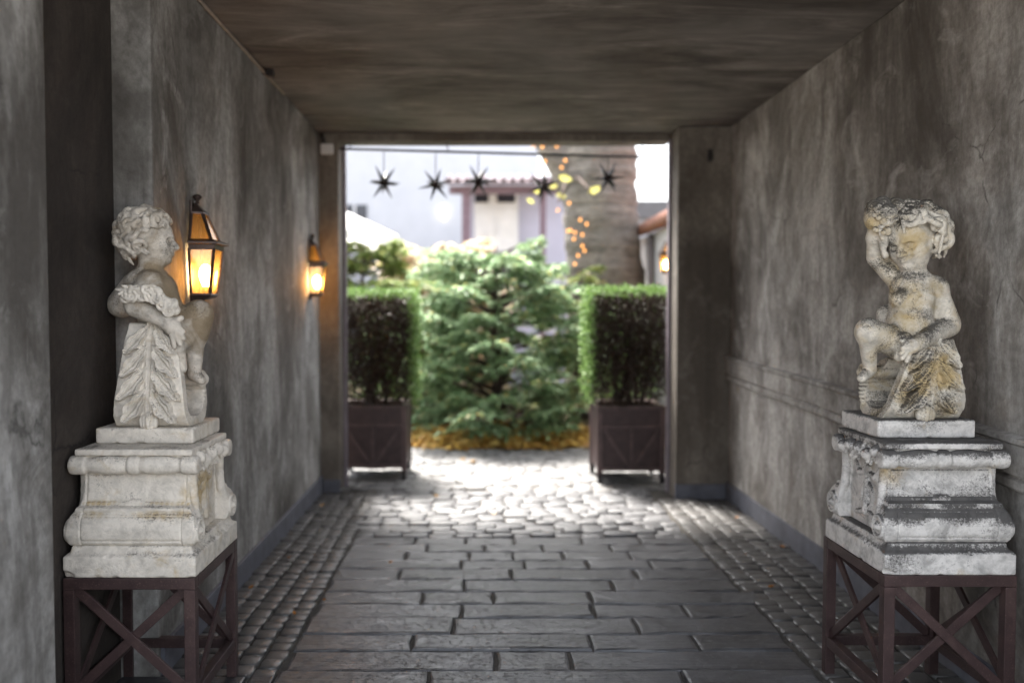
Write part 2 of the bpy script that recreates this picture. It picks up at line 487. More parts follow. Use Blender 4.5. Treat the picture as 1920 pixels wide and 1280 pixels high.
def leaves_mesh(name, pos, dirs, nrm, length, width, mat, parent=None, kind=None):
    pos, dirs, nrm = np.asarray(pos, float), np.asarray(dirs, float), np.asarray(nrm, float)
    dirs = dirs / (np.linalg.norm(dirs, axis=1, keepdims=True) + 1e-9)
    side = np.cross(dirs, nrm)
    side /= (np.linalg.norm(side, axis=1, keepdims=True) + 1e-9)
    up = np.cross(side, dirs)
    L, W = np.asarray(length)[:, None], np.asarray(width)[:, None]
    v = np.stack([pos, pos + dirs * L * 0.45 + side * W * 0.5 + up * L * 0.06, pos + dirs * L - up * L * 0.08, pos + dirs * L * 0.45 - side * W * 0.5 + up * L * 0.06], 1).reshape(-1, 3)
    n = len(pos)
    me = bpy.data.meshes.new(name)
    me.vertices.add(4 * n)
    me.vertices.foreach_set('co', v.astype(np.float32).ravel())
    me.loops.add(4 * n)
    me.loops.foreach_set('vertex_index', np.arange(4 * n, dtype=np.int32))
    me.polygons.add(n)
    me.polygons.foreach_set('loop_start', np.arange(0, 4 * n, 4, dtype=np.int32))
    me.polygons.foreach_set('loop_total', np.full(n, 4, dtype=np.int32))
    me.update(calc_edges=True)
    o = link_mesh(name, me, mat, parent)
    if kind:
        o['kind'] = kind
    return o
def rand_dirs(n):
    v = rng.normal(size=(n, 3))
    return v / np.linalg.norm(v, axis=1, keepdims=True)

# ------------------------------------------------------------------ sculpting: distance field and surface nets
class Field:
    def __init__(s, lo, hi, h):
        s.lo, s.h = np.array(lo, np.float32), h
        s.n = np.ceil((np.array(hi) - np.array(lo)) / h).astype(int) + 1
        s.f = np.full(s.n, 0.06, np.float32)
        s.ax = [(s.lo[i] + h * np.arange(s.n[i])).astype(np.float32) for i in range(3)]
    def region(s, lo, hi, pad):
        sl = []
        for i in range(3):
            a = int(max(0, math.floor((lo[i] - pad - s.lo[i]) / s.h)))
            b = int(min(s.n[i], math.ceil((hi[i] + pad - s.lo[i]) / s.h) + 1))
            sl.append(slice(a, max(a, b)))
        X, Y, Z = s.ax[0][sl[0]][:, None, None], s.ax[1][sl[1]][None, :, None], s.ax[2][sl[2]][None, None, :]
        return tuple(sl), X, Y, Z
    def put(s, fn, lo, hi, k=0.01, cut=False):
        sl, X, Y, Z = s.region(lo, hi, k + 4 * s.h)
        a = s.f[sl]
        if a.size == 0:
            return
        d = fn(X, Y, Z)
        if cut:
            d = -d
            hh = np.maximum(k - np.abs(a - d), 0) / k
            s.f[sl] = np.maximum(a, d) + hh * hh * k * 0.25
        else:
            hh = np.maximum(k - np.abs(a - d), 0) / k
            s.f[sl] = np.minimum(a, d) - hh * hh * k * 0.25
    def cone(s, a, b, r1, r2=None, k=0.012, cut=False):
        r2 = r1 if r2 is None else r2
        a, b = np.array(a, float), np.array(b, float)
        ba = b - a
        l2 = max(1e-9, float(ba @ ba))
        def fn(X, Y, Z):
            x, y, z = X - a[0], Y - a[1], Z - a[2]
            t = np.clip((x * ba[0] + y * ba[1] + z * ba[2]) / l2, 0, 1)
            return np.sqrt((x - t * ba[0]) ** 2 + (y - t * ba[1]) ** 2 + (z - t * ba[2]) ** 2) - (r1 + (r2 - r1) * t)
        r = max(r1, r2)
        s.put(fn, np.minimum(a, b) - r, np.maximum(a, b) + r, k, cut)
    def ell(s, c, r, k=0.012, rot=None, cut=False):
        c = np.array(c, float)
        r = np.array(r if hasattr(r, '__len__') else (r, r, r), float)
        m = np.eye(3) if rot is None else np.array(rot, float)        # rows are the ellipsoid axes
        def fn(X, Y, Z):
            x, y, z = X - c[0], Y - c[1], Z - c[2]
            q = [m[i, 0] * x + m[i, 1] * y + m[i, 2] * z for i in range(3)]
            k0 = np.sqrt(sum((q[i] / r[i]) ** 2 for i in range(3))) + 1e-6
            k1 = np.sqrt(sum((q[i] / r[i] ** 2) ** 2 for i in range(3))) + 1e-6
            return k0 * (k0 - 1) / k1
        rm = r.max()
        s.put(fn, c - rm, c + rm, k, cut)
    def torus(s, c, ax, R0, r, k=0.006, cut=False):
        c, ax = np.array(c, float), np.array(ax, float)
        ax = ax / np.linalg.norm(ax)
        def fn(X, Y, Z):
            x, y, z = X - c[0], Y - c[1], Z - c[2]
            hgt = x * ax[0] + y * ax[1] + z * ax[2]
            rad = np.sqrt(np.maximum(x * x + y * y + z * z - hgt * hgt, 0))
            return np.sqrt((rad - R0) ** 2 + hgt ** 2) - r
        s.put(fn, c - R0 - r, c + R0 + r, k, cut)
    def box(s, c, half, rad=0.006, k=0.004, cut=False):
        c, hf = np.array(c, float), np.array(half, float) - rad
        def fn(X, Y, Z):
            x, y, z = np.abs(X - c[0]) - hf[0], np.abs(Y - c[1]) - hf[1], np.abs(Z - c[2]) - hf[2]
            o = np.sqrt(np.maximum(x, 0) ** 2 + np.maximum(y, 0) ** 2 + np.maximum(z, 0) ** 2)
            return o + np.minimum(np.maximum(x, np.maximum(y, z)), 0) - rad
        s.put(fn, c - half, c + half, k, cut)
    def mesh(s, name, jitter=0.0):
        f = s.f
        neg = f < 0
        cnt = np.zeros(np.array(f.shape) - 1, np.int8)
        for dx in (0, 1):
            for dy in (0, 1):
                for dz in (0, 1):
                    cnt += neg[dx:f.shape[0] - 1 + dx, dy:f.shape[1] - 1 + dy, dz:f.shape[2] - 1 + dz]
        cell = np.argwhere((cnt > 0) & (cnt < 8))
        idx = np.full(cnt.shape, -1, np.int32)
        idx[cell[:, 0], cell[:, 1], cell[:, 2]] = np.arange(len(cell))
        cor = np.array([(a, b, c) for a in (0, 1) for b in (0, 1) for c in (0, 1)])
        val = np.stack([f[cell[:, 0] + a, cell[:, 1] + b, cell[:, 2] + c] for a, b, c in cor], 1)
        acc = np.zeros((len(cell), 3))
        num = np.zeros(len(cell))
        for i in range(8):
            for j in range(i + 1, 8):
                if np.abs(cor[i] - cor[j]).sum() != 1:
                    continue
                vi, vj = val[:, i], val[:, j]
                m = (vi < 0) != (vj < 0)
                t = np.where(m, vi / np.where(vi == vj, 1, vi - vj), 0)
                acc += np.where(m[:, None], cor[i] + t[:, None] * (cor[j] - cor[i]), 0)
                num += m
        vert = s.lo + s.h * (cell + acc / num[:, None])
        quads = []
        for a in range(3):
            b, c = (a + 1) % 3, (a + 2) % 3
            sl0 = [slice(None)] * 3
            sl1 = [slice(None)] * 3
            sl0[a], sl1[a] = slice(0, -1), slice(1, None)
            for o in (b, c):
                sl0[o] = sl1[o] = slice(1, -1)
            n0, n1 = neg[tuple(sl0)], neg[tuple(sl1)]
            e = np.argwhere(n0 != n1)
            flip = n0[e[:, 0], e[:, 1], e[:, 2]]
            e = e + np.array([0 if i == a else 1 for i in range(3)])
            def at(db, dc):
                q = e.copy()
                q[:, b] -= db
                q[:, c] -= dc
                return idx[q[:, 0], q[:, 1], q[:, 2]]
            q = np.stack([at(1, 1), at(0, 1), at(0, 0), at(1, 0)], 1)
            q[~flip] = q[~flip][:, ::-1]
            quads.append(q)
        q = np.concatenate(quads)
        q = q[(q >= 0).all(1)]
        me = bpy.data.meshes.new(name)
        me.vertices.add(len(vert))
        me.vertices.foreach_set('co', vert.astype(np.float32).ravel())
        me.loops.add(4 * len(q))
        me.loops.foreach_set('vertex_index', q.astype(np.int32).ravel())
        me.polygons.add(len(q))
        me.polygons.foreach_set('loop_start', np.arange(0, 4 * len(q), 4, dtype=np.int32))
        me.polygons.foreach_set('loop_total', np.full(len(q), 4, dtype=np.int32))
        me.polygons.foreach_set('use_smooth', np.ones(len(q), bool))
        me.update(calc_edges=True)
        return me
    def build(s, name, mat, parent):
        return link_mesh(name, s.mesh(name), mat, parent)

def stain(o, blobs, amt=1.0):
    """Weather stains with a shape of their own: (centre, radius, ochre, soot)."""
    me = o.data
    n = len(me.vertices)
    co = np.empty(n * 3, np.float32)
    me.vertices.foreach_get('co', co)
    co = co.reshape(-1, 3)
    c = np.zeros((n, 4), np.float32)
    c[:, 3] = 1
    for ct, r_, oc_, dk_ in blobs:
        wgt = np.clip(1.5 - np.linalg.norm(co - np.array(ct, np.float32), axis=1) / r_, 0, 1)
        c[:, 0] = np.maximum(c[:, 0], wgt * oc_ * amt)
        c[:, 1] = np.maximum(c[:, 1], wgt * dk_ * (.4 + .6 * amt))
    at = me.color_attributes.new('stain', 'FLOAT_COLOR', 'POINT')
    at.data.foreach_set('color', c.ravel())

# ================================================================== the setting
XL, XR = -1.40, 2.11                    # passage walls
YL, YR = 7.48, 7.22                     # where the left and right walls end
ZC = 3.136                              # ceiling
tag(MB().box((-150, -150, -0.30), (150, 250, -0.055)).build('ground', M['street']), kind='structure')
floor_o = tag(MB().box((-1.75, 1.7, -0.20), (2.3, 7.55, -0.013)).build('passage_floor', M['joint']), kind='structure')
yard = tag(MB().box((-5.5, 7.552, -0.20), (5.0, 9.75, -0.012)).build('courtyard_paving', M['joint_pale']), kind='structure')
m = MB()
gx, gy = np.linspace(-7, 8, 40), np.linspace(9.752, 26, 50)
for y in gy:
    for x in gx:
        m.v.append((x, y, 0.02 * math.sin(x * 3.1) * math.sin(y * 2.3) - 0.01 + 0.03 * min(1, (y - 9.75))))
m.f += [(j * 40 + i, j * 40 + i + 1, (j + 1) * 40 + i + 1, (j + 1) * 40 + i) for j in range(49) for i in range(39)]
tag(m.build('garden_bed', M['soil'], smooth=True), kind='structure')

# ---- the paving: slabs in the middle, setts along the walls, cobbles towards the yard
def stone_proto(nm, hx, hy, hz, dome, bev, mat, jit):
    n = 4
    m = MB()
    rnd = random.Random(nm)
    for k, (sx, z) in enumerate(((1.0, -hz), (1.0, -bev * 0.9), (1 - bev / hx * 0.45, -bev * 0.25), (1 - bev / hx * 1.4, 0.0))):
        sy = 1 - (1 - sx) * hx / hy
        for i in range(8):
            a = (-1, -0.3, 0.3, 1, 1, 1, 0.3, -0.3)[i] if False else None
        pts = [(-1, -1), (0, -1.03), (1, -1), (1.03, 0), (1, 1), (0, 1.03), (-1, 1), (-1.03, 0)]
        for i, (a, b) in enumerate(pts):
            r2 = random.Random('%s%d' % (nm, i))
            c = 0.955 if i % 2 == 0 else 1.0
            m.v.append((a * hx * sx * (c if i % 2 == 0 else 1) * (1 + r2.uniform(-jit, jit)), b * hy * sy * (1 + r2.uniform(-jit, jit)) * (0.97 if i % 2 == 0 else 1), z))
    m.v.append((rnd.uniform(-0.1, 0.1) * hx, 0, dome))
    for k in range(3):
        for i in range(8):
            m.f.append((k * 8 + i, k * 8 + (i + 1) % 8, (k + 1) * 8 + (i + 1) % 8, (k + 1) * 8 + i))
    for i in range(8):
        m.f.append((24 + i, 24 + (i + 1) % 8, 32))
    me = m.mesh(nm, smooth=True)
    me.materials.append(mat)
    return me
SETT = [stone_proto('sett', 0.5, 0.5, 0.55, 0.06, 0.11, M['sett'], 0.07) for _ in range(1)]
SETT = [stone_proto('sett_%s' % c, 0.5, 0.5, 0.55, 0.025, 0.065, M['sett'], 0.09) for c in 'abcdef']
COB = [stone_proto('cobble_%s' % c, 0.5, 0.5, 0.55, 0.03, 0.075, M['cobble'], 0.09) for c in 'abcdef']
YCOB = [stone_proto('cobble_%s' % c, 0.5, 0.5, 0.55, 0.03, 0.075, M['yard_cobble'], 0.09) for c in 'ghijkl']
def bake(name, items, mat, parent):
    V, Fc = [], []
    for me, loc, rz, s in items:
        b = len(V)
        c, n = math.cos(rz), math.sin(rz)
        for v in me.vertices:
            x, y, z = v.co.x * s[0], v.co.y * s[1], v.co.z * s[2]
            V.append((loc[0] + c * x - n * y, loc[1] + n * x + c * y, loc[2] + z))
        Fc += [tuple(i + b for i in p.vertices) for p in me.polygons]
    me = bpy.data.meshes.new(name)
    me.from_pydata(V, [], Fc)
    me.polygons.foreach_set('use_smooth', [True] * len(me.polygons))
    o = link_mesh(name, me, mat, parent)
    o['kind'] = 'stuff'
    return o
def lay(name, items, parent, limit, mat, rest):
    items = sorted(items, key=lambda t: t[1][1])
    for me, loc, rz, s in items[:limit]:
        o = link_mesh(name, me, None, parent, loc, (random.uniform(-.012, .012), random.uniform(-.012, .012), rz))
        o.scale = s
    if items[limit:]:
        bake(rest, items[limit:], mat, parent)
items = []
for x0, x1, ncol, ya, yb in ((XL + 0.012, -0.895, 5, 3.72, 7.42), (1.505, XR - 0.012, 5, 3.3, 7.16)):
    cw = (x1 - x0) / ncol
    for c in range(ncol):
        y = ya + random.uniform(-.06, .0)
        while y < yb - 0.05:
            d = random.uniform(0.085, 0.125)
            wx = cw * random.uniform(0.92, 0.99)
            bow = 0.012 * math.sin(y * 2.2 + c)
            items.append((random.choice(SETT), (x0 + cw * (c + 0.5) + bow * (0 if c in (0, ncol - 1) else 1) + random.uniform(-.004, .004), y + d / 2, random.uniform(-.006, .005)), random.uniform(-.05, .05), (wx, d * 0.97, 0.13)))
            y += d
lay('sett', items, floor_o, 300, M['sett'], 'distant_setts')
# kerb stones beside the left stand
for a, b in ((3.30, 3.52), (3.53, 3.71)):
    MB().box((-1.0, a, -0.12), (-0.9, b, -0.004 + random.uniform(-.004, .004))).build('kerb_stone', M['slab'], floor_o, bevel=0.008)
rows = [2.2, 2.45, 2.68, 2.92, 3.14, 3.35, 3.545, 3.738, 3.964, 4.163, 4.398, 4.601, 4.805, 5.016, 5.226, 5.41, 5.60, 5.77, 5.95]
fixed = {6: [800, 1290], 7: [930, 1072], 8: [772, 1110, 1308], 9: [850, 1196], 10: [865, 1116, 1290], 11: [790, 925, 1110, 1430], 12: [870, 1150], 13: [748, 960, 1195]}
def slab_mesh(lx, ly, seed):
    rr = random.Random(seed)
    nx = 7
    m = MB()
    def edge(t, k):
        return 0.005 * math.sin(t * 9 + k + lx * 7) + rr.uniform(-.005, .005)
    top = []
    hx, hy = lx / 2, ly / 2
    per = [(-hx + 2 * hx * i / nx, -hy + edge(i / nx, 1)) for i in range(nx)] + [(hx + rr.uniform(-.008, .004), -hy), (hx + rr.uniform(-.01, .004), 0)] + \
          [(hx - 2 * hx * i / nx, hy + edge(i / nx, 3)) for i in range(nx)] + [(-hx, hy), (-hx + rr.uniform(-.004, .01), 0)]
    n = len(per)
    for s_, z in ((0.0, -0.12), (0.0, -0.013), (0.005, -0.003), (0.016, 0.0)):
        for x, y in per:
            l = math.hypot(x, y)
            m.v.append((x - math.copysign(min(s_, abs(x)), x), y - math.copysign(min(s_, abs(y)), y), z + (rr.uniform(-.0025, .0025) if z == 0 else 0)))
    for k in range(3):
        for i in range(n):
            m.f.append((k * n + i, k * n + (i + 1) % n, (k + 1) * n + (i + 1) % n, (k + 1) * n + i))
    m.f.append(tuple(3 * n + i for i in range(n)))
    return m.mesh('paving_slab')
for r in range(len(rows) - 1):
    y0, y1 = rows[r], rows[r + 1]
    yc = (y0 + y1) / 2
    if r in fixed:
        xs = [(p - 900) * yc / F for p in fixed[r]]
    else:
        xs, x = [], -0.88 + random.uniform(0.3, 0.8)
        while x < 1.25:
            xs.append(x)
            x += random.uniform(0.28, 0.5) if r >= 14 else random.uniform(0.4, 0.8)
    xs = [-0.885 + random.uniform(-.008, .012)] + xs + [1.495 + random.uniform(-.015, .005)]
    for a, b in zip(xs[:-1], xs[1:]):
        g = random.uniform(0.002, 0.006)
        o = link_mesh('paving_slab', slab_mesh(b - a - 2 * g, y1 - y0 - random.uniform(.004, .011), "%d %.3f" % (r, a)), M['cobble'] if r >= 16 or (r >= 13 and random.random() < .3 * (r - 12)) else M['slab'], floor_o,
                      ((a + b) / 2, yc, random.uniform(-.005, .004)), (random.uniform(-.012, .012), random.uniform(-.005, .005), random.uniform(-.006, .006)))
def cobble_rows(x0f, x1f, ya, yb, out, protos):
    y = ya
    while y < yb:
        d = random.uniform(0.105, 0.145)
        x = x0f + random.uniform(-.1, 0)
        while x < x1f - 0.05:
            l = min(random.uniform(0.12, 0.23), x1f - x)
            out.append((random.choice(protos), (x + l / 2, y + d / 2 + 0.012 * math.sin(x * 2.7 + y), random.uniform(-.010, .012)), random.uniform(-.06, .06), (l * 0.985, d * 0.975, 0.14)))
            x += l
        y += d
its = []
cobble_rows(-0.87, 1.48, 5.97, 7.50, its, COB)
lay('cobble', its, floor_o, 300, M['cobble'], 'distant_cobbles')
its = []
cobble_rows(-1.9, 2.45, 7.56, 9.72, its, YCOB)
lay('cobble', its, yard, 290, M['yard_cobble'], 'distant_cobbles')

# ---- the passage: walls, ceiling, pillars
pb = tag(empty('passage_building', (0, 4, 0)), 'grey plastered covered passage with low brown ceiling and open far end', 'passage')
def pbox(name, lo, hi, mat, bevel=0.012, parent=None):
    lo, hi = Vector(lo) - pb.location, Vector(hi) - pb.location
    return MB().box(lo, hi).build(name, mat, parent or pb, bevel=bevel)
pbox('wall', (-2.2, 3.67, -0.1), (XL, YL, ZC), M['plaster'])
pbox('wall', (-2.2, 1.7, -0.1), (XL, 2.78, ZC), M['plaster'])
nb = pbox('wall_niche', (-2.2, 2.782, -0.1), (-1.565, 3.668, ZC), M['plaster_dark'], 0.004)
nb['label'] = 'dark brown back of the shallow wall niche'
pbox('wall', (XR, 1.7, -0.1), (2.9, YR, ZC), M['plaster_brown'])
pbox('ceiling', (-2.2, 1.7, ZC + 0.002), (2.9, 7.75, ZC + 0.35), M['ceiling'], 0)
pbox('upper_wall', (-2.2, 1.7, ZC + 0.352), (2.9, 7.75, 5.2), M['plaster'], 0)
pbox('pillar', (-1.95, YL + 0.002, -0.1), (-1.235, 7.80, ZC - 0.002), M['pillar'])
pbox('pillar', (1.668, YR + 0.002, -0.1), (2.9, 7.55, ZC - 0.002), M['pillar'])
pbox('lintel', (-1.234, 7.50, 3.068), (1.667, 7.74, ZC - 0.001), M['pillar'], 0.008)
for lo, hi in (((-1.234, 7.70, -0.02), (-1.205, 7.76, 3.067)), ((1.642, 7.46, -0.02), (1.667, 7.52, 3.067))):
    pbox('door_frame', lo, hi, M['frame_paint'], 0.004)
pbox('skirting', (XL - 0.01, 3.69, -0.05), (XL + 0.018, YL - 0.001, 0.135), M['skirting'], 0.005)
pbox('skirting', (XR - 0.018, 1.72, -0.05), (XR + 0.01, YR - 0.001, 0.135), M['skirting'], 0.005)
pbox('skirting', (XL + 0.02, YL - 0.012, -0.05), (-1.228, YL + 0.02, 0.10), M['skirting'], 0.005)
pbox('skirting', (1.661, YR - 0.012, -0.05), (XR - 0.02, YR + 0.02, 0.115), M['skirting'], 0.005)
# belt course on the right wall: it falls a little towards the street, with a rounded upper lip and a lower fillet
m = MB()
prof = [(0.02, 0.0), (-0.022, 0.0), (-0.030, 0.010), (-0.030, 0.040), (-0.016, 0.048), (-0.016, 0.056), (-0.036, 0.064), (-0.036, 0.180), (-0.050, 0.190), (-0.050, 0.210), (0.02, 0.220)]
for i in range(13):
    y = 1.72 + (YR - 0.002 - 1.72) * i / 12
    z0 = 0.845 + (1.0 - 0.845) * (y - 1.5) / (7.2 - 1.5)
    for a, b in prof:
        m.v.append((XR + a + 0.002 * math.sin(i * 2.1), y - 4, z0 + b + 0.002 * math.sin(i * 1.7)))
n = len(prof)
m.f += [(i * n + k, i * n + k + 1, (i + 1) * n + k + 1, (i + 1) * n + k) for i in range(12) for k in range(n - 1)]
m.f += [tuple(range(n - 1, -1, -1)), tuple(12 * n + k for k in range(n))]
m.build('belt_course', M['plaster_brown'], pb)
# threshold slab in the niche
pbox('threshold', (-1.562, 2.80, -0.1), (-1.02, 3.665, 0.004), M['slab'], 0.01)
pbox('threshold', (-1.395, 3.667, -0.1), (-1.02, 3.71, 0.003), M['slab'], 0.01)
# pale conduit along the left edge of the ceiling
tag(MB().tube([(XL + 0.012, 3.7 + 0.4 * i, ZC - 0.012 + 0.003 * math.sin(i)) for i in range(7)], 0.0095, 8).build('conduit', mat_plain('pale_conduit', (0.30, 0.25, 0.21), 0.6), smooth=True),
    'thin pale conduit running along the edge of ceiling and left wall', 'conduit')
# wall sensor, ceiling clip, bracket
so = tag(empty('motion_sensor', (-1.325, YL - 0.002, 2.985)), 'small white sensor box high on the left pillar by the opening', 'sensor')
MB().box((-0.055, -0.05, -0.045), (0.055, -0.012, 0.045)).build('housing', M['white_plastic'], so, bevel=0.012)
MB().tube([(-0.03, 0.0, 0.03), (-0.035, -0.03, 0.08), (-0.05, -0.03, 0.13)], 0.016, 8).build('bracket', M['black_iron'], so, smooth=True)
MB().box((-0.03, -0.013, -0.02), (0.03, 0.0, 0.02)).build('backplate', M['black_iron'], so, bevel=0.003)
cl = tag(empty('ceiling_clip', (XL, 5.55, ZC)), 'small black clip under the ceiling at left wall edge', 'clip')
MB().box((0.03, -0.03, -0.04), (0.075, 0.03, 0.001)).build('block', M['black_iron'], cl, bevel=0.006)
MB().tube([(0.0, 0, -0.02), (0.035, 0, -0.02)], 0.008, 8).build('pin', M['black_iron'], cl, smooth=True)
p = P(1331, 292, YR)
hk = tag(empty('iron_hook', (p.x, YR + 0.002, p.z)), 'black iron hook near the top of the right pillar', 'hook')
MB().box((-0.02, -0.014, -0.05), (0.02, 0, 0.05)).build('plate', M['black_iron'], hk, bevel=0.004)
MB().tube([(0, -0.01, 0.01), (0, -0.05, 0.0), (0, -0.06, -0.03), (0, -0.045, -0.05)], 0.008, 8).build('hook_arm', M['black_iron'], hk, smooth=True)

# ================================================================== metal stands
def stand(X0, X1, Y0, Y1, ZT, label):
    cx, cy = (X0 + X1) / 2, (Y0 + Y1) / 2
    t = tag(empty('metal_stand', (cx, cy, 0)), label, 'stand', 'metal stands under the pedestals')
    hx, hy, tk = (X1 - X0) / 2, (Y1 - Y0) / 2, 0.042
    for sx in (-1, 1):
        for sy in (-1, 1):
            x, y = sx * (hx - tk / 2), sy * (hy - tk / 2)
            MB().box((x - tk / 2, y - tk / 2, 0.0), (x + tk / 2, y + tk / 2, ZT - tk - 0.001)).build('leg', M['rust'], t, bevel=0.003)
    zl = 0.15
    for sy in (-1, 1):
        y = sy * (hy - tk / 2)
        MB().box((-hx, y - tk / 2, ZT - tk), (hx, y + tk / 2, ZT)).build('top_rail', M['rust'], t, bevel=0.003)
        MB().box((-hx + tk + .001, y - tk / 2 + .002, zl - tk / 2), (hx - tk - .001, y + tk / 2 - .002, zl + tk / 2)).build('lower_rail', M['rust'], t, bevel=0.003)
        a, b = -hx + tk, hx - tk
        z1, z0 = ZT - tk - 0.005, zl + tk / 2 + 0.005
        MB().bar((a, y, z1), (b, y, z0), 0.036, 0.012, (0, 1, 0)).build('cross_brace', M['rust'], t, bevel=0.002)
        MB().bar((a, y + 0.013, z0), (b, y + 0.013, z1), 0.036, 0.012, (0, 1, 0)).build('cross_brace', M['rust'], t, bevel=0.002)
    for sx in (-1, 1):
        x = sx * (hx - tk / 2)
        MB().box((x - tk / 2, -hy + tk + .001, ZT - tk), (x + tk / 2, hy - tk - .001, ZT - .0005)).build('top_rail', M['rust'], t, bevel=0.003)
        MB().box((x - tk / 2 + .002, -hy + tk + .001, zl - tk / 2), (x + tk / 2 - .002, hy - tk - .001, zl + tk / 2)).build('lower_rail', M['rust'], t, bevel=0.003)
        a, b = -hy + tk, hy - tk
        MB().bar((x, a, z1), (x, b, z0), 0.036, 0.012, (1, 0, 0)).build('cross_brace', M['rust'], t, bevel=0.002)
        MB().bar((x + 0.013, a, z0), (x + 0.013, b, z1), 0.036, 0.012, (1, 0, 0)).build('cross_brace', M['rust'], t, bevel=0.002)
    return t
ZSL, ZSR = 0.600, 0.604
stand(-1.553, -1.062, 3.14, 3.70, ZSL, 'rusty brown steel stand with crossed braces in front of the wall niche')
stand(1.515, 2.012, 3.16, 3.73, ZSR, 'rusty brown steel stand with crossed braces beside the belted right wall')

# ================================================================== pedestals
def pedestal(loc, zs, mat, label, seed, soot=False):
    t = tag(empty('pedestal', loc), label, 'pedestal', 'carved stone pedestals')
    rr = random.Random(seed)
    h = 0.0035
    # base slab with a hollowed moulding
    f = Field((-0.27, -0.30, -0.01), (0.27, 0.30, 0.14), h)
    f.box((0, 0, 0.041 * zs), (0.248, 0.277, 0.041 * zs), 0.009)
    f.box((0, 0, 0.095 * zs), (0.226, 0.252, 0.019 * zs), 0.008, 0.03)
    for _ in range(26):                                  # chipped edges
        e = rr.choice((0, 1))
        c = (rr.uniform(-.25, .25), rr.choice((-.277, .277)), rr.choice((0.0, .082 * zs))) if e else (rr.choice((-.248, .248)), rr.uniform(-.27, .27), rr.choice((0, .082 * zs)))
        f.ell(c, (rr.uniform(.006, .02), rr.uniform(.006, .012), rr.uniform(.005, .012)), 0.006, cut=True)
    f.ell((-0.252, -0.28, 0.005), (0.05, 0.02, 0.024), 0.006, cut=True)
    o = f.build('base_slab', mat, t)
    if soot:
        stain(o, [((x, -.245, .098 * zs), .022, 0, .9) for x in np.arange(-.22, .23, .03)] + [((-.2, -.28, .07), .05, 0, .5)])
    # body: bracket-shaped front and back, recessed sides with volutes and relief
    f = Field((-0.28, -0.29, 0.10 * zs), (0.28, 0.29, 0.40 * zs), h)
    pz = np.array([0.112, 0.125, 0.145, 0.175, 0.205, 0.225, 0.236, 0.241, 0.253, 0.258, 0.275, 0.31, 0.35, 0.385]) * zs
    py = np.array([0.240, 0.252, 0.259, 0.261, 0.255, 0.244, 0.230, 0.236, 0.234, 0.208, 0.201, 0.194, 0.191, 0.190])
    px = np.array([0.232, 0.238, 0.241, 0.241, 0.238, 0.232, 0.225, 0.218, 0.216, 0.212, 0.206, 0.202, 0.200, 0.200])
    def shell(front):
        def fn(X, Y, Z):
            hy = np.interp(Z.ravel(), pz, py).reshape(Z.shape)
            hx = np.interp(Z.ravel(), pz, px).reshape(Z.shape)
            if front:
                d = np.maximum(np.abs(Y) - hy, 0.165 - np.abs(Y))
                d = np.maximum(d, np.abs(X) - hx)
            else:
                d = np.maximum(np.abs(X) - 0.188, np.abs(Y) - 0.185)
            return np.maximum(d, np.maximum(pz[0] + 0.001 - Z, Z - pz[-1]))
        return fn
    f.put(shell(True), (-.25, -.27, pz[0]), (.25, .27, pz[-1]), 0.004)
    f.put(shell(False), (-.25, -.27, pz[0]), (.25, .27, pz[-1]), 0.01)
    def grooves(X, Y, Z):                                # incised frame on the two front fields
        hy = np.interp(Z.ravel(), pz, py).reshape(Z.shape)
        ax = np.abs(X)
        line = np.abs(ax - .188) - .0022
        for zg in (.133, .222, .272, .372):
            line = np.minimum(line, np.maximum(np.abs(Z - zg * zs) - .0022, ax - .188))
        return np.maximum(line, np.abs(np.abs(Y) - hy) - .0045)
    f.put(grooves, (-.25, -.28, pz[0] + .015), (.25, .28, pz[-1] - .012), .002, cut=True)
    for sy in (-1, 1):
        for zc, rz_ in ((0.262, 0.016), (0.232, -0.016)):       # half-moon badge across the fillet
            yy = np.interp(zc * zs, pz, py)
            f.ell((0, sy * (yy - 0.004), zc * zs), (0.042, 0.0085, 0.018), 0.004)
        for sx in (-1, 1):
            # S-shaped band that runs down the side of the bracket into a volute
            pts = [(sx * .205, sy * .172, .375 * zs), (sx * .206, sy * .165, .31 * zs), (sx * .212, sy * .168, .25 * zs), (sx * .222, sy * .185, .205 * zs)]
            for a, b in zip(pts[:-1], pts[1:]):
                f.cone(a, b, 0.017, 0.017, 0.008)
            c = (sx * .238, sy * .212, .165 * zs)
            f.put(lambda X, Y, Z, c=c, sx=sx: np.maximum(np.sqrt((Y - c[1]) ** 2 + (Z - c[2]) ** 2) - .046, np.abs(X - sx * .222) - .030), (c[0] - .06, c[1] - .05, c[2] - .05), (c[0] + .06, c[1] + .05, c[2] + .05), .005)
            f.torus((sx * .254, c[1], c[2]), (1, 0, 0), 0.026, 0.0095, 0.003, cut=True)
            f.ell((sx * .250, c[1], c[2]), (0.013, 0.013, 0.013), 0.003)
    for sx in (-1, 1):                                   # relief on the side panels: husk, flower and swag
        f.ell((sx * .190, 0, .335 * zs), (.014, .028, .024), 0.006)
        for k in range(5):
            a = 2 * math.pi * k / 5
            f.ell((sx * .193, .022 * math.cos(a), .335 * zs + .022 * math.sin(a)), (.010, .011, .011), 0.004)
        f.torus((sx * .188, 0, .235 * zs), (1, 0, 0), 0.048, 0.010, 0.006)
        f.cone((sx * .190, 0, .30 * zs), (sx * .192, .004, .17 * zs), .012, .018, .006)
        for sg in (-1, 1):
            f.cone((sx * .188, sg * .115, .36 * zs), (sx * .19, sg * .07, .315 * zs), .011, .013, .006)
            f.cone((sx * .19, sg * .07, .315 * zs), (sx * .19, sg * .02, .325 * zs), .013, .009, .006)
            f.cone((sx * .188, sg * .02, .17 * zs), (sx * .19, sg * .10, .15 * zs), .012, .008, .006)
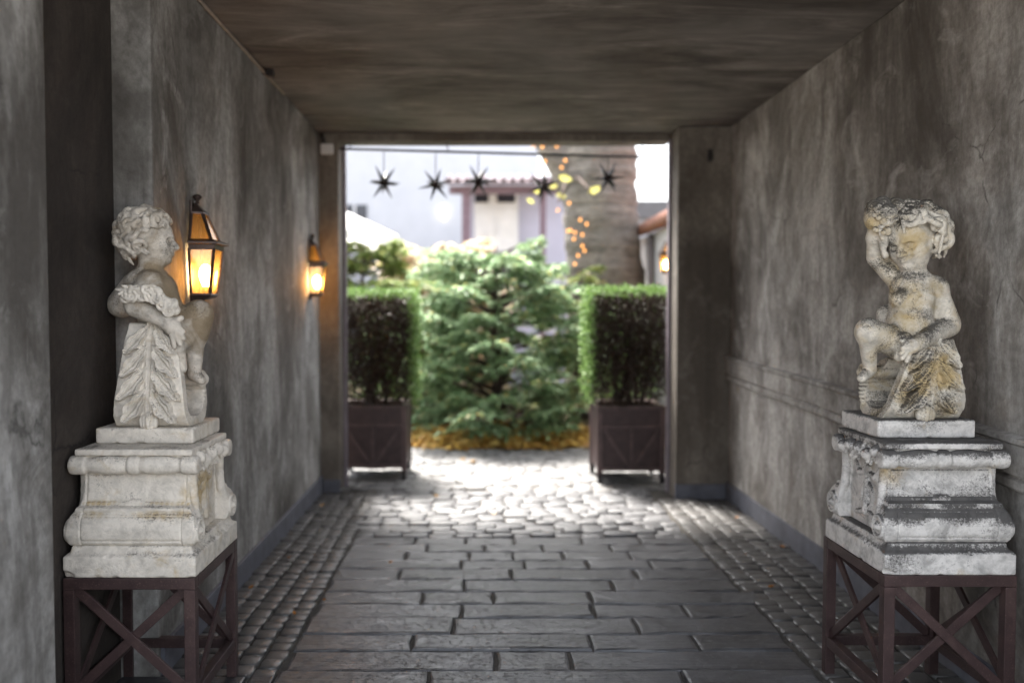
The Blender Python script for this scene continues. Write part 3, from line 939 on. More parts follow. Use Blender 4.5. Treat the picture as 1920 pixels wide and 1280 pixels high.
    for _ in range(10):
        f.ell((rr.uniform(-.24, .24), rr.choice((-.265, .265)), rr.choice((.13, .2, .25)) * zs), (rr.uniform(.005, .014), .006, .006), 0.005, cut=True)
    o = f.build('body', mat, t)
    if soot:
        stain(o, [((x, -.250, .222 * zs), .030 + .012 * math.sin(x * 31), 0, 1.15) for x in np.arange(-.21, .22, .025)] + [((x, -.20, .265 * zs), .014, 0, .8) for x in np.arange(-.2, .21, .02)] + [((-.19, -.20, .36 * zs), .05, .4, .5), ((.17, -.22, .14 * zs), .05, 0, .6)])
    else:
        stain(o, [((x, -.235, .225 * zs), .02, .35, .1) for x in np.arange(-.21, .22, .03)] + [((x, -.20, .262 * zs), .012, .45, .2) for x in np.arange(-.2, .21, .02)] + [((.2, -.17, .3 * zs), .05, .4, .2), ((.19, 0, .28 * zs), .14, .5, .25)])
    # cornice slab with swags of fruit along its two sides
    f = Field((-0.29, -0.27, 0.36 * zs), (0.29, 0.27, 0.49 * zs), h)
    f.box((0, 0, 0.461 * zs), (0.222, 0.222, 0.0125), 0.006)
    f.box((0, 0, 0.418 * zs), (0.208, 0.205, 0.034 * zs), 0.006, 0.006)
    for sx in (-1, 1):
        for i in range(15):
            y = -0.175 + 0.35 * i / 14
            x = sx * (0.218 + 0.010 * math.sin(i * 2.1))
            z = (0.420 + 0.012 * math.sin(i * 1.3)) * zs
            if i % 3 == 1:
                f.ell((x, y, z), (.026, .021, .026), 0.004)
                f.torus((x + sx * .016, y, z), (1, 0, 0.2), .010, .004, .003)
            else:
                f.cone((x - sx * .008, y - .008, z + .028), (x + sx * .014, y + .012, z - .030), .012, .008, .004)
                f.cone((x - sx * .010, y + .006, z + .030), (x + sx * .010, y - .006, z - .036), .008, .007, .004)
    o = f.build('cornice', mat, t)
    if soot:
        stain(o, [((sx * .2, y, .455 * zs), .05, 0, .9) for sx in (-1, 1) for y in np.arange(-.2, .21, .05)])
    # turned roll mouldings on front and back
    for sy in (-1, 1):
        f = Field((-0.26, sy * .215 - .06, 0.36 * zs), (0.26, sy * .215 + .06, 0.46 * zs), h)
        kx = np.array([0, .010, .018, .024, .05, .10, .15, .172, .178, .185, .20, .225, .240, .246])
        kr = np.array([.037, .037, .035, .028, .0345, .037, .031, .027, .028, .035, .036, .037, .034, .020])
        def roll(X, Y, Z):
            r = np.interp(np.abs(X).ravel(), kx, kr).reshape(X.shape)
            return np.maximum(np.sqrt((Y - sy * .206) ** 2 + (Z - .412 * zs) ** 2) - r, np.abs(X) - .243)
        f.put(roll, (-.25, sy * .206 - .05, .36 * zs), (.25, sy * .206 + .05, .46 * zs), 0.003)
        o = f.build('roll_moulding', mat, t)
        if soot:
            stain(o, [((x, sy * .206, .455 * zs), .022 + .012 * math.sin(x * 23 + 1), 0, 1.1) for x in np.arange(-.22, .23, .02)])
    return t
pedestal((-1.308, 3.42, ZSL), 1.0, M['stone_left'], 'clean white carved stone pedestal with turned roll under the profile cherub', 3)
pedestal((1.764, 3.44, ZSR), 1.036, M['stone_right'], 'white stone pedestal blotched with black lichen beside the belted wall', 4, True)

# ================================================================== cherub statues
def unit(v):
    v = np.array(v, float)
    return v / np.linalg.norm(v)
def head(f, c, fwd, up, s, seed, curl=0.22, puff=.97):
    c, fw = np.array(c, float), unit(fwd)
    sd_ = unit(np.cross(fw, up))
    u = np.cross(sd_, fw)
    rot = np.stack([fw, sd_, u])
    def q(a, b, d):
        return c + (fw * a + sd_ * b + u * d) * s
    f.ell(q(-.08, 0, .16), np.array((.90, .78, .82)) * s, .02, rot)                # skull
    f.ell(q(.28, 0, -.22), np.array((.56, .60, .70)) * s, .03, rot)                # face
    f.ell(q(.42, 0, .25), np.array((.44, .56, .42)) * s, .03, rot)                 # forehead
    for b in (-1, 1):
        f.ell(q(.50, b * .34, -.36), np.array((.30, .28, .29)) * s, .03, rot)      # cheeks
    f.ell(q(.66, 0, -.78), np.array((.20, .22, .17)) * s, .02, rot)                # chin
    f.ell(q(.30, 0, -.72), np.array((.38, .44, .26)) * s, .03, rot)                # jaw
    for b in (-1, 1):
        f.cone(q(.88, b * .12, .08), q(.68, b * .50, .05), .080 * s, .06 * s, .010)   # brows
        f.ell(q(.90, b * .29, -.10), np.array((.23, .19, .14)) * s, .008, rot, cut=True)
        f.ell(q(.66, b * .29, -.11), np.array((.13, .15, .11)) * s, .003, rot)
        f.cone(q(.79, b * .17, -.08), q(.75, b * .42, -.08), .028 * s, .024 * s, .004)
        f.cone(q(.79, b * .18, -.17), q(.74, b * .41, -.17), .022 * s, .02 * s, .004)
        f.ell(q(.93, b * .11, -.36), np.array((.10, .09, .08)) * s, .008, rot)      # nostrils
    f.cone(q(.85, 0, .0), q(1.03, 0, -.30), .080 * s, .115 * s, .010)                # nose
    f.ell(q(1.03, 0, -.33), np.array((.11, .11, .10)) * s, .008, rot)
    f.ell(q(.80, 0, -.55), np.array((.15, .23, .10)) * s, .014, rot)               # mouth
    f.cone(q(.92, -.18, -.545), q(.92, .18, -.545), .034 * s, .034 * s, .005, cut=True)
    f.ell(q(.89, 0, -.50), np.array((.07, .14, .045)) * s, .005, rot)
    f.ell(q(.88, 0, -.60), np.array((.07, .12, .05)) * s, .005, rot)
    # hair: locks curled all over the crown and the back
    rr = random.Random(seed)
    n = 150
    for i in range(n):
        z = 1 - 2 * (i + .5) / n
        ph = i * 2.39996 + rr.uniform(-.15, .15)
        d = np.array((math.sqrt(1 - z * z) * math.cos(ph), math.sqrt(1 - z * z) * math.sin(ph), z))   # fw, side, up
        if d[0] > .02 + 1.75 * max(0.0, d[2] - .10) and d[2] < .80:
            continue
        if d[2] < -.72:
            continue
        p = q(-.06 + d[0] * 1.0, d[1] * puff, .16 + d[2] * .95)
        nrm = unit(fw * d[0] + sd_ * d[1] + u * d[2])
        t1 = unit(np.cross(nrm, rand_vec(rr)))
        ax = unit(nrm + t1 * rr.uniform(.2, .9))
        r0 = curl * s * rr.uniform(.62, 1.05)
        f.torus(p + nrm * .03 * s, ax, r0, r0 * .44, .004)
        f.ell(p + nrm * .04 * s, r0 * .45, .003)
        t2 = np.cross(nrm, t1)
        for k in range(2):
            a0 = p + t1 * r0 * 1.2 + t2 * r0 * (.5 * k - .3)
            f.cone(a0 + nrm * .06 * s, a0 - u * r0 * .9 + nrm * .03 * s + t2 * r0 * .9, .055 * s, .04 * s, .003)
    return q
def rand_vec(rr):
    return np.array((rr.gauss(0, 1), rr.gauss(0, 1), rr.gauss(0, 1)))
def hand(f, wrist, palm, tips, thumb, r=.0125):
    w_, p_ = np.array(wrist), np.array(palm)
    f.cone(w_, p_, .029, .034, .012)
    ax = p_ - w_
    k0 = [p_ + (np.array(t) - p_) * .12 for t in tips]
    for t, k in zip(tips, k0):
        t = np.array(t)
        mid = k + (t - k) * .5 + np.array((0, -.008, .010))
        f.cone(k, mid, r * 1.05, r, .004)
        f.cone(mid, t, r, r * .8, .004)
    f.cone(p_ + ax * -.15 + np.array((0, 0, .012)), np.array(thumb), r * 1.15, r * .85, .005)
def support(L, mat, t, half_top, half_bot, xc_top, xc_bot, ztop, zb, seed, h=.0026, stains=()):
    """Acanthus-faced scroll: a U-shaped band, leaf carved on its front, curling under and up at the back."""
    rr = random.Random(seed)
    prof = np.array([(-.085, ztop), (-.108, ztop * .86 + zb * .14), (-.122, ztop * .55 + zb * .45), (-.135, ztop * .25 + zb * .75), (-.132, zb + .055), (-.105, zb + .022), (-.05, zb + .012), (.02, zb + .012),
                     (.075, zb + .035), (.108, zb + .085), (.112, zb + .15), (.088, zb + .20), (.055, zb + .212)])
    def hw(z):
        return np.interp(z, [zb, zb + (ztop - zb) * .3, ztop], [half_bot, half_bot * .93, half_top])
    def xcf(z):
        return np.interp(z, [zb, ztop], [xc_bot, xc_top])
    f = Field((-.24, -.225, zb - .015), (.24, .17, ztop + .05), h)
    def fn(X, Y, Z):
        d = np.full((1, Y.shape[1], Z.shape[2]), 9.0, np.float32)
        for i, (a, b) in enumerate(zip(prof[:-1], prof[1:])):
            ba = b - a
            y, z = Y - a[0], Z - a[1]
            tt = np.clip((y * ba[0] + z * ba[1]) / (ba @ ba), 0, 1)
            d = np.minimum(d, np.sqrt((y - tt * ba[0]) ** 2 + (z - tt * ba[1]) ** 2))
        d = d - .022
        wz = hw(Z.ravel()).reshape(Z.shape)
        cz = xcf(Z.ravel()).reshape(Z.shape)
        dx = np.abs(X - cz) - wz
        return np.maximum(d, dx)
    f.put(fn, (-.23, -.17, zb - .01), (.23, .16, ztop + .03), .004)
    # filled seat between the band and the figure
    f.cone((xc_top, -.02, ztop - .09), (xc_top, .03, ztop - .02), .075, .07, .03)
    # back curl
    for sx in (-1, 1):
        f.torus((xc_bot + sx * (half_bot - .006), .06, zb + .175), (1, 0, 0), .026, .012, .004)
    f.cone((xc_bot - half_bot + .004, .06, zb + .175), (xc_bot + half_bot - .004, .06, zb + .175), .026, .026, .006)
    # flutes on the inner side of the back
    for i in range(9):
        a = -.9 + 1.9 * i / 8
        yy, zz = .03 + .068 * math.cos(a), zb + .10 + .075 * math.sin(a)
        f.cone((xc_bot - half_bot + .01, yy, zz), (xc_bot + half_bot - .01, yy, zz), .008, .008, .003)
    # rim along both edges of the front
    def yf(z):
        return float(np.interp(z, prof[:5, 1][::-1], prof[:5, 0][::-1])) - .021
    zz = np.linspace(zb + .03, ztop - .005, 14)
    # central rib
    for a, b in zip(zz[:-1], zz[1:]):
        for o in (-.0085, .0085):
            f.cone((xcf(a) + o * (1 + (b - zb) * 1.2), yf(a) - .001, a), (xcf(b) + o * (1 + (b - zb) * 1.2), yf(b) - .001, b), .0068, .0068, .003)
    # carved leaf: four broad lobes a side, each dished, toothed and veined, with deep eyelets between them
    gz = np.arange(zb + .012, ztop + .012, h * .8)
    gx = np.arange(-.24, .24, h * .8)
    GX, GZ = np.meshgrid(gx, gz, indexing='ij')
    HM = np.zeros_like(GX)
    nl = seed
    sp_ = (ztop - zb - .14) / (nl - 1)
    for sx in (-1, 1):
        for i in range(nl):
            fr = i / (nl - 1)
            z0 = ztop + .018 - (ztop - zb - .14) * fr
            dz = sp_ * 1.42 + .020 * fr
            z1 = max(z0 - dz, zb + .020)
            wo = float(hw(z1)) * (.90 if i < nl - 1 else .72)
            x0, x1 = float(xcf(z0)) + sx * .010, float(xcf(z1)) + sx * wo
            xm, zm_ = x0 + (x1 - x0) * .34, z0 + (z1 - z0) * .50
            best, bt, bd = np.full_like(GX, 9.0), np.zeros_like(GX), np.full_like(GX, 9.0)
            for k in range(26):
                tt = k / 25
                cx_ = (1 - tt) ** 2 * x0 + 2 * tt * (1 - tt) * xm + tt * tt * x1
                cz_ = (1 - tt) ** 2 * z0 + 2 * tt * (1 - tt) * zm_ + tt * tt * z1
                rad = (.005 + .0265 * math.sin(math.pi * min(1, tt) ** 1.15)) * (1 - .24 * abs(math.sin(tt * 10.5))) * (1 + .15 * fr)
                dd = np.hypot(GX - cx_, GZ - cz_)
                sel = dd - rad < best
                best = np.where(sel, dd - rad, best)
                bt = np.where(sel, tt, bt)
                bd = np.where(sel, dd / max(rad, .004), bd)
            inside = np.clip(-best / .0035, 0, 1)
            hl = .014 + .017 * np.clip(bd, 0, 1) ** 2 + .010 * bt - .013 * np.exp(-(bd / .17) ** 2) - .007 * np.exp(-((bd - .55) / .12) ** 2)
            HM = np.where(inside > 0, np.maximum(HM * (1 - inside), hl * inside), HM)
            if i < nl - 1:
                ex, ez = x0 + (x1 - x0) * .26, z0 + (z1 - z0) * .80
                e = np.hypot((GX - ex) / .0075, (GZ - ez) / .012)
                HM = np.where(e < 1, .020, HM)
                e2 = np.hypot((GX - ex - sx * .013) / .008, (GZ - ez + .016) / .013)
                HM = np.where(e2 < 1, -.018, HM)
    yfz = np.array([yf(z) for z in gz])
    def leaf(X, Y, Z):
        ix = np.clip(np.round((X.ravel() - gx[0]) / (h * .8)).astype(int), 0, len(gx) - 1)
        iz = np.clip(np.round((Z.ravel() - gz[0]) / (h * .8)).astype(int), 0, len(gz) - 1)
        hm = HM[np.ix_(ix, iz)][:, None, :].astype(np.float32)
        y0 = yfz[iz][None, None, :].astype(np.float32)
        return np.maximum(np.where(hm > 0, (y0 - hm - Y) * .8, .02), Y - y0 - .012)
    f.put(leaf, (-.22, -.22, zb + .012), (.22, -.05, ztop + .01), .002)
    def pits(X, Y, Z):
        ix = np.clip(np.round((X.ravel() - gx[0]) / (h * .8)).astype(int), 0, len(gx) - 1)
        iz = np.clip(np.round((Z.ravel() - gz[0]) / (h * .8)).astype(int), 0, len(gz) - 1)
        hm = HM[np.ix_(ix, iz)][:, None, :].astype(np.float32)
        y0 = yfz[iz][None, None, :].astype(np.float32)
        return np.where(hm < 0, np.abs(Y - y0 + .004) - .020, .02)
    f.put(pits, (-.22, -.22, zb + .012), (.22, -.05, ztop + .01), .002, cut=True)
    # knob at the foot of the leaf
    yk = yf(zb + .04) - .008
    for k in range(-2, 3):
        f.ell((xc_bot + k * .013, yk - .004 + abs(k) * .004, zb + .030 - abs(k) * .003), (.0115, .018, .036 - abs(k) * .005), .004)
    stain(f.build('acanthus_scroll', mat, t), stains)

def plinth(t, mat, hx, hy, hz, seed):
    f = Field((-hx - .03, -hy - .03, -.01), (hx + .03, hy + .03, hz + .02), .003)
    f.box((0, 0, hz / 2), (hx, hy, hz / 2), .009)
    rr = random.Random(seed)
    for _ in range(22):
        c = (rr.uniform(-hx, hx), rr.choice((-hy, hy)), rr.choice((0, hz))) if rr.random() < .5 else (rr.choice((-hx, hx)), rr.uniform(-hy, hy), rr.choice((0, hz)))
        f.ell(c, (rr.uniform(.006, .018), rr.uniform(.006, .012), rr.uniform(.004, .009)), .006, cut=True)
    f.build('plinth', mat, t)

# ---- left cherub, in profile, a garland over its arm
OL = Vector((-1.314, 3.495, 1.0745))
def LL(px, py, yl):
    v = P(px, py, OL.y + yl) - OL
    return np.array((v.x, yl, v.z))
t = tag(empty('cherub_statue', OL), 'stone cherub statue in profile facing right, garland over its arm, beside the wall lantern', 'statue', 'cherub statues')
plinth(t, M['stone_left'], .192, .172, .062, 5)
a, b, c2, d2 = LL(240, 615, -.11), LL(331, 615, -.11), LL(211, 795, -.15), LL(350, 795, -.15)
support(LL, M['stone_left'], t, (b[0] - a[0]) / 2, (d2[0] - c2[0]) / 2, (a[0] + b[0]) / 2, (c2[0] + d2[0]) / 2, a[2], .060, 4)
f = Field((-.24, -.24, .16), (.26, .24, .98), .003)
f.ell(LL(287, 546, .0), (.098, .088, .088), .03)                       # chest
f.ell(LL(268, 528, .0), (.070, .085, .055), .03)                       # shoulders
f.ell(LL(302, 588, .005), (.094, .090, .090), .04)                     # belly
f.ell(LL(308, 622, .01), (.098, .105, .075), .04)                      # hips
f.cone(LL(284, 520, -.005), LL(282, 492, .0), .052, .047, .025)        # neck
f.cone(LL(282, 530, -.07), LL(252, 566, -.11), .050, .042, .02)        # near upper arm
f.cone(LL(254, 574, -.125), LL(312, 603, -.145), .043, .028, .015)     # near forearm
hand(f, LL(310, 602, -.145), LL(323, 612, -.15), [LL(343, 622, -.15), LL(344, 634, -.155), LL(338, 645, -.155), LL(327, 650, -.15)], LL(340, 596, -.14))
f.cone(LL(252, 530, .07), LL(228, 570, .10), .047, .058, .02)          # far arm, broken at the elbow
f.box(LL(214, 604, .10) + np.array((0, 0, -.015)), (.09, .09, .03), .004, .006, cut=True)
f.cone(LL(325, 626, -.01), LL(374, 590, .05), .068, .056, .025)        # thigh and knee
f.ell(LL(372, 588, .05), (.054, .054, .056), .02)
f.ell(LL(366, 614, .04), (.060, .060, .085), .03)
f.ell(LL(345, 632, .02), (.07, .07, .06), .03)
f.cone(LL(366, 630, .04), LL(364, 700, .02), .040, .029, .012)         # shin
f.cone(LL(364, 702, .02), LL(378, 712, .0), .027, .020, .008)
f.cone(LL(335, 640, -.12), LL(341, 690, -.11), .021, .021, .006)       # hanging fold under the hand
f.cone(LL(328, 640, -.12), LL(330, 664, -.11), .016, .012, .006)
head(f, LL(277, 449, .0), (.985, .16, .03), (0, 0, 1), .107, 21)
stain(f.build('figure', M['stone_left_fig'], t), [(LL(300, 525, 0), .10, 1, .1), (LL(265, 525, 0), .08, .8, .3), (LL(325, 560, .03), .10, 1, .1), (LL(370, 605, .05), .11, 1, .15), (LL(228, 570, .1), .07, .3, .5),
      (LL(330, 470, -.05), .05, 0, .8), (LL(332, 455, .02), .04, .1, .7), (LL(318, 480, -.05), .05, .2, .5), (LL(240, 470, 0), .08, .5, .35), (LL(290, 405, 0), .09, .4, .3)])
f = Field((-.24, -.26, .36), (.22, .0, .62), .003)
rr = random.Random(9)
gp = [LL(236, 549, -.16), LL(255, 545, -.165), LL(275, 549, -.17), LL(295, 556, -.17), LL(313, 568, -.165), LL(328, 581, -.155)]
for a, b in zip(gp[:-1], gp[1:]):
    f.cone(a, b, .022, .021, .008)
    for k in range(6):
        c = a + (b - a) * rr.random() + np.array((rr.uniform(-.01, .01), rr.uniform(-.022, -.006), rr.uniform(-.022, .024)))
        f.torus(c, (rr.uniform(-.6, .6), -1, rr.uniform(-.6, .6)), rr.uniform(.013, .020), .0068, .002)
        f.ell(c, (.007, .012, .007), .002)
for k in range(9):
    p = gp[0] + (gp[1] - gp[0]) * (k / 8) + np.array((0, -.012, .008))
    f.cone(p, p + np.array((rr.uniform(-.03, .0), rr.uniform(-.02, 0), rr.uniform(-.028, .028))), .012, .006, .004)
f.build('garland', M['stone_left'], t)

# ---- right cherub, head bowed, one arm raised to a bunch of grapes
OR = Vector((1.752, 3.50, 1.0955))
def LR(px, py, yl):
    v = P(px, py, OR.y + yl) - OR
    return np.array((v.x, yl, v.z))
t = tag(empty('cherub_statue', OR), 'stained stone cherub statue with bowed head, one arm raised to a bunch of grapes', 'statue', 'cherub statues')
plinth(t, M['stone_right'], .192, .170, .072, 6)
a, b, c2, d2 = LR(1712, 645, -.10), LR(1789, 645, -.10), LR(1660, 780, -.15), LR(1806, 780, -.15)
support(LR, M['stone_right_fig'], t, (b[0] - a[0]) / 2, (d2[0] - c2[0]) / 2, (a[0] + b[0]) / 2, (c2[0] + d2[0]) / 2, a[2], .070, 3, stains=[(LR(1725, 720, -.15), .05, 1, .3), (LR(1760, 700, -.15), .07, 1, .2), (LR(1700, 740, -.15), .05, .7, .9), (LR(1775, 760, -.15), .05, .6, .9), (LR(1730, 690, -.15), .05, .6, .6), (LR(1640, 700, 0), .07, .8, .4), (LR(1640, 770, -.05), .06, .1, .6)])
f = Field((-.30, -.26, .16), (.26, .24, 1.00), .003)
f.ell(LR(1712, 556, .01), (.094, .082, .088), .03)                     # chest
f.ell(LR(1716, 530, .015), (.090, .070, .045), .03)                    # shoulders
for px_ in (1688, 1726):
    f.ell(LR(px_, 560, -.05), (.038, .022, .032), .03)
f.ell(LR(1706, 604, -.005), (.090, .088, .082), .04)                   # belly
f.ell(LR(1705, 640, .0), (.098, .095, .072), .04)                      # hips
f.ell(LR(1693, 622, -.094), (.006, .012, .007), .006, cut=True)        # navel
f.cone(LR(1716, 525, .01), LR(1712, 500, .0), .050, .046, .025)        # neck
f.cone(LR(1753, 544, .0), LR(1779, 604, -.02), .047, .043, .018)       # near upper arm
f.ell(LR(1755, 540, .0), (.046, .048, .046), .02)
f.cone(LR(1778, 612, -.025), LR(1726, 640, -.135), .044, .031, .012)   # near forearm
hand(f, LR(1728, 640, -.135), LR(1709, 647, -.155), [LR(1693, 652, -.17), LR(1690, 662, -.168), LR(1692, 671, -.162), LR(1700, 676, -.155)], LR(1690, 638, -.15), .012)
f.cone(LR(1697, 634, -.13), LR(1686, 668, -.12), .026, .020, .01)      # cloth end under the hand
f.cone(LR(1692, 646, -.03), LR(1631, 622, -.09), .068, .050, .025)     # near thigh
f.ell(LR(1628, 622, -.09), (.050, .052, .054), .02)
f.cone(LR(1627, 632, -.09), LR(1631, 690, -.03), .037, .026, .012)     # near shin
f.cone(LR(1632, 694, -.02), LR(1616, 708, -.07), .024, .019, .008)     # foot
f.cone(LR(1692, 640, .05), LR(1663, 588, .07), .055, .038, .02)        # far thigh
f.cone(LR(1661, 588, .07), LR(1650, 650, .06), .034, .026, .012)
f.cone(LR(1683, 528, .05), LR(1650, 492, .07), .040, .036, .015)       # raised arm
f.ell(LR(1646, 486, .07), (.037, .037, .036), .012)
f.cone(LR(1642, 482, .07), LR(1638, 445, .02), .036, .027, .012)
hand(f, LR(1638, 446, .02), LR(1643, 432, .0), [LR(1655, 424, -.05), LR(1650, 432, -.052), LR(1652, 440, -.048), LR(1655, 447, -.042)], LR(1662, 430, -.01), .011)
f.cone(LR(1655, 446, -.02), LR(1660, 478, -.01), .020, .014, .008)     # stalk
f.ell(LR(1658, 408, .01), (.075, .05, .05), .02)
head(f, LR(1714, 446, .0), (-.80, -.52, -.30), (-.10, 0, 1), .117, 33, .25, 1.02)
stain(f.build('figure', M['stone_right_fig'], t), [(LR(1712, 455, -.08), .06, 1, .1), (LR(1705, 478, -.09), .04, 1, .3), (LR(1700, 545, -.05), .09, .8, .2), (LR(1742, 550, -.04), .06, .9, 0), (LR(1690, 615, -.07), .09, .8, .1),
      (LR(1728, 588, -.05), .045, .2, .7), (LR(1724, 612, -.06), .04, .3, .7), (LR(1672, 650, -.09), .07, .2, 1), (LR(1735, 385, .0), .10, 0, .9), (LR(1765, 410, .0), .08, 0, .7), (LR(1690, 400, -.05), .08, 0, .9), (LR(1765, 470, .02), .05, .2, .8),
      (LR(1715, 508, -.03), .045, .3, .7), (LR(1695, 635, -.14), .05, .3, 1), (LR(1640, 610, -.1), .05, 0, .5), (LR(1665, 450, .0), .05, .1, 1), (LR(1650, 490, .06), .05, .2, .7), (LR(1740, 640, -.13), .06, 0, .45)], .68)
f = Field((-.28, -.20, .66), (.10, .14, 1.0), .003)
rr = random.Random(14)
for i in range(95):
    tt = rr.random()
    px_, py_ = 1622 + 52 * rr.random(), 384 + 52 * tt
    if tt > .6 and px_ > 1660:
        continue
    f.ell(LR(px_ + 12 * tt, py_, rr.uniform(-.065, .02)), rr.uniform(.010, .0145), .0025)
f.ell(LR(1640, 408, -.01), (.042, .040, .055), .01)
f.ell(LR(1655, 392, .0), (.055, .045, .038), .01)
for px_, py_, yl, r0 in ((1655, 382, -.035, .024), (1640, 386, -.035, .018), (1680, 384, -.03, .024), (1668, 396, -.055, .022), (1662, 412, -.05, .020)):
    c = LR(px_, py_, yl)
    f.torus(c, (-.3, -1, .3), r0, .009, .004)
    f.torus(c + np.array((0, -.008, 0)), (-.3, -1, .3), r0 * .5, .007, .004)
    f.ell(c + np.array((0, -.01, 0)), .007, .003)
stain(f.build('grape_bunch', M['stone_right_fig'], t), [(LR(1660, 385, 0), .09, 0, 1), (LR(1640, 430, -.04), .06, .7, .2)])

# ================================================================== wall lanterns
def lantern(loc, label, face=1, group='lit wall lanterns'):
    """Half lantern on a wall; local x leaves the wall, y runs along it, z up from its foot."""
    t = tag(empty('wall_lantern', loc), label, 'lantern', group)
    if face == -1:
        t.rotation_euler = (0, 0, math.pi)
    bm = M['lantern_metal']
    MB().box((0.001, -.045, -.03), (.014, .045, .47)).build('backplate', bm, t, bevel=.004)
    # lower cage: narrow below, wide above
    zb, zt = .02, .235
    xb, xt, yb, yt = .098, .125, .072, .098
    def ring(z, x, y):
        return [Vector((.016, -y, z)), Vector((x, -y * .72, z)), Vector((x, y * .72, z)), Vector((.016, y, z))]
    lo, hi = ring(zb, xb, yb), ring(zt, xt, yt)
    ulo, uhi = ring(.275, .112, .088), ring(.405, .062, .05)
    for k in range(4):
        MB().bar(lo[k], hi[k], .013, .013).build('cage_bar', bm, t, bevel=.002)
        MB().bar(ulo[k], uhi[k], .013, .013).build('cage_bar', bm, t, bevel=.002)
    def plate(name, rings, mat, caps=True):
        m = MB()
        n = 4
        m.v = [tuple(v) for r in rings for v in r]
        m.f = [(i * n + k, i * n + (k + 1) % n, (i + 1) * n + (k + 1) % n, (i + 1) * n + k) for i in range(len(rings) - 1) for k in range(n)]
        if caps:
            m.f += [tuple(range(n - 1, -1, -1)), tuple((len(rings) - 1) * n + k for k in range(n))]
        return m.build(name, mat, t)
    plate('base_pan', [ring(-.012, .05, .04), ring(.0, .095, .072), ring(.012, .106, .080), ring(.02, .104, .079)], bm)
    plate('collar', [ring(.228, .128, .102), ring(.252, .132, .106), ring(.256, .150, .124), ring(.266, .150, .124), ring(.280, .118, .093), ring(.272, .106, .082), ring(.236, .114, .090), ring(.228, .128, .102)], bm, False)
    plate('cap', [ring(.402, .070, .058), ring(.412, .070, .058), ring(.432, .045, .036), ring(.452, .028, .018), ring(.462, .026, .014)], bm)
    MB().lathe([(.010, .455), (.008, .468), (.012, .474), (.022, .484), (.023, .490), (.014, .498), (.002, .502)], (.026, 0, 0), 14).build('finial', bm, t, smooth=True)
    for A, B in ((lo, hi), (ulo, uhi)):
        for k in range(3):
            cA = (A[k] + A[k + 1]) / 2
            q = [A[k].lerp(A[k + 1], .06), A[k].lerp(A[k + 1], .94), B[k].lerp(B[k + 1], .94), B[k].lerp(B[k + 1], .06)]
            nrm = (q[1] - q[0]).cross(q[3] - q[0]).normalized() * .0015
            m = MB()
            m.add([v - nrm for v in q] + [v + nrm for v in q], [(0, 3, 2, 1), (4, 5, 6, 7), (0, 1, 5, 4), (1, 2, 6, 5), (2, 3, 7, 6), (3, 0, 4, 7)])
            m.build('glass_pane', M['amber'], t)
    MB().lathe([(.018, .012), (.018, .05), (.013, .055)], (.062, 0, 0), 14).build('lamp_holder', bm, t, smooth=True)
    MB().lathe([(.012, .054), (.022, .075), (.030, .10), (.031, .12), (.026, .142), (.014, .158), (.002, .163)], (.062, 0, 0), 18).build('bulb', M['bulb'], t, smooth=True)
    return t
p1 = P(350, 558, 4.16)
lantern((XL, 4.17, p1.z), 'lit bronze wall lantern beside the left cherub statue')
p2 = P(580, 556, 7.02)
lantern((XL, 7.02, p2.z + .01), 'lit bronze wall lantern beside the left pillar of the opening')

# ================================================================== rod with hanging stars
YR_ = 7.60
ra, rb = P(636, 279, YR_), P(1250, 296, YR_)
rod = tag(empty('hanging_rod', ra.lerp(rb, .5)), 'thin black iron rod hung across the top of the opening', 'rod')
o0 = rod.location
MB().tube([ra - o0, rb - o0], .011, 8).build('bar', M['black_iron'], rod, smooth=True)
for px_ in (655, 838, 1205):
    tt = (px_ - 636) / (1250 - 636)
    q = ra.lerp(rb, tt) - o0
    MB().tube([q, q + Vector((.012, 0, .03)), q + Vector((-.006, 0, .06)), Vector((q.x, 0, 3.0675 - o0.z))], .006, 6).build('hook', M['black_iron'], rod, smooth=True)
spike = MB().lathe([(.021, 0), (.016, .03), (.0015, .15)], (0, 0, 0), 6).mesh('spike')
spike.materials.append(M['black_iron'])
core = MB().lathe([(.004, -.034), (.024, -.026), (.035, -.008), (.035, .008), (.024, .026), (.004, .034)], (0, 0, 0), 12).mesh('core', smooth=True)
core.materials.append(M['pinecone_red'])
stars = [(720, 343, 'dark spiky metal star hanging leftmost on the rod'), (817, 346, 'dark spiky metal star second from the left on the rod'),
         (897, 340, 'dark spiky metal star hanging in the middle, before the tiled porch roof'), (1018, 350, 'dark spiky metal star hanging lowest, among yellow leaves left of the trunk'),
         (1140, 334, 'dark spiky metal star hanging rightmost, in front of the tree trunk')]
for i, (px_, py_, lab) in enumerate(stars):
    c = P(px_, py_, YR_)
    st = tag(empty('hanging_star', c), lab, 'star', 'metal stars on the rod')
    rt = Euler((random.uniform(-.4, .4), random.uniform(-.4, .4), random.uniform(0, 3))).to_matrix()
    link_mesh('core', core, None, st)
    g = (1 + 5 ** .5) / 2
    dirs = [Vector(v).normalized() for v in [(0, a, b * g) for a in (-1, 1) for b in (-1, 1)] + [(a, b * g, 0) for a in (-1, 1) for b in (-1, 1)] + [(b * g, 0, a) for a in (-1, 1) for b in (-1, 1)]]
    for d in dirs:
        d = rt @ d
        o = link_mesh('spike', spike, None, st, d * .022)
        o.rotation_euler = d.to_track_quat('Z', 'Y').to_euler()
        s_ = random.uniform(.82, 1.0)
        o.scale = (1, 1, s_)
    zr = ra.lerp(rb, (px_ - 636) / 614).z
    MB().tube([(0, 0, .02), (0, 0, zr - c.z - .012)], .004, 5).build('hanger', M['black_iron'], st)

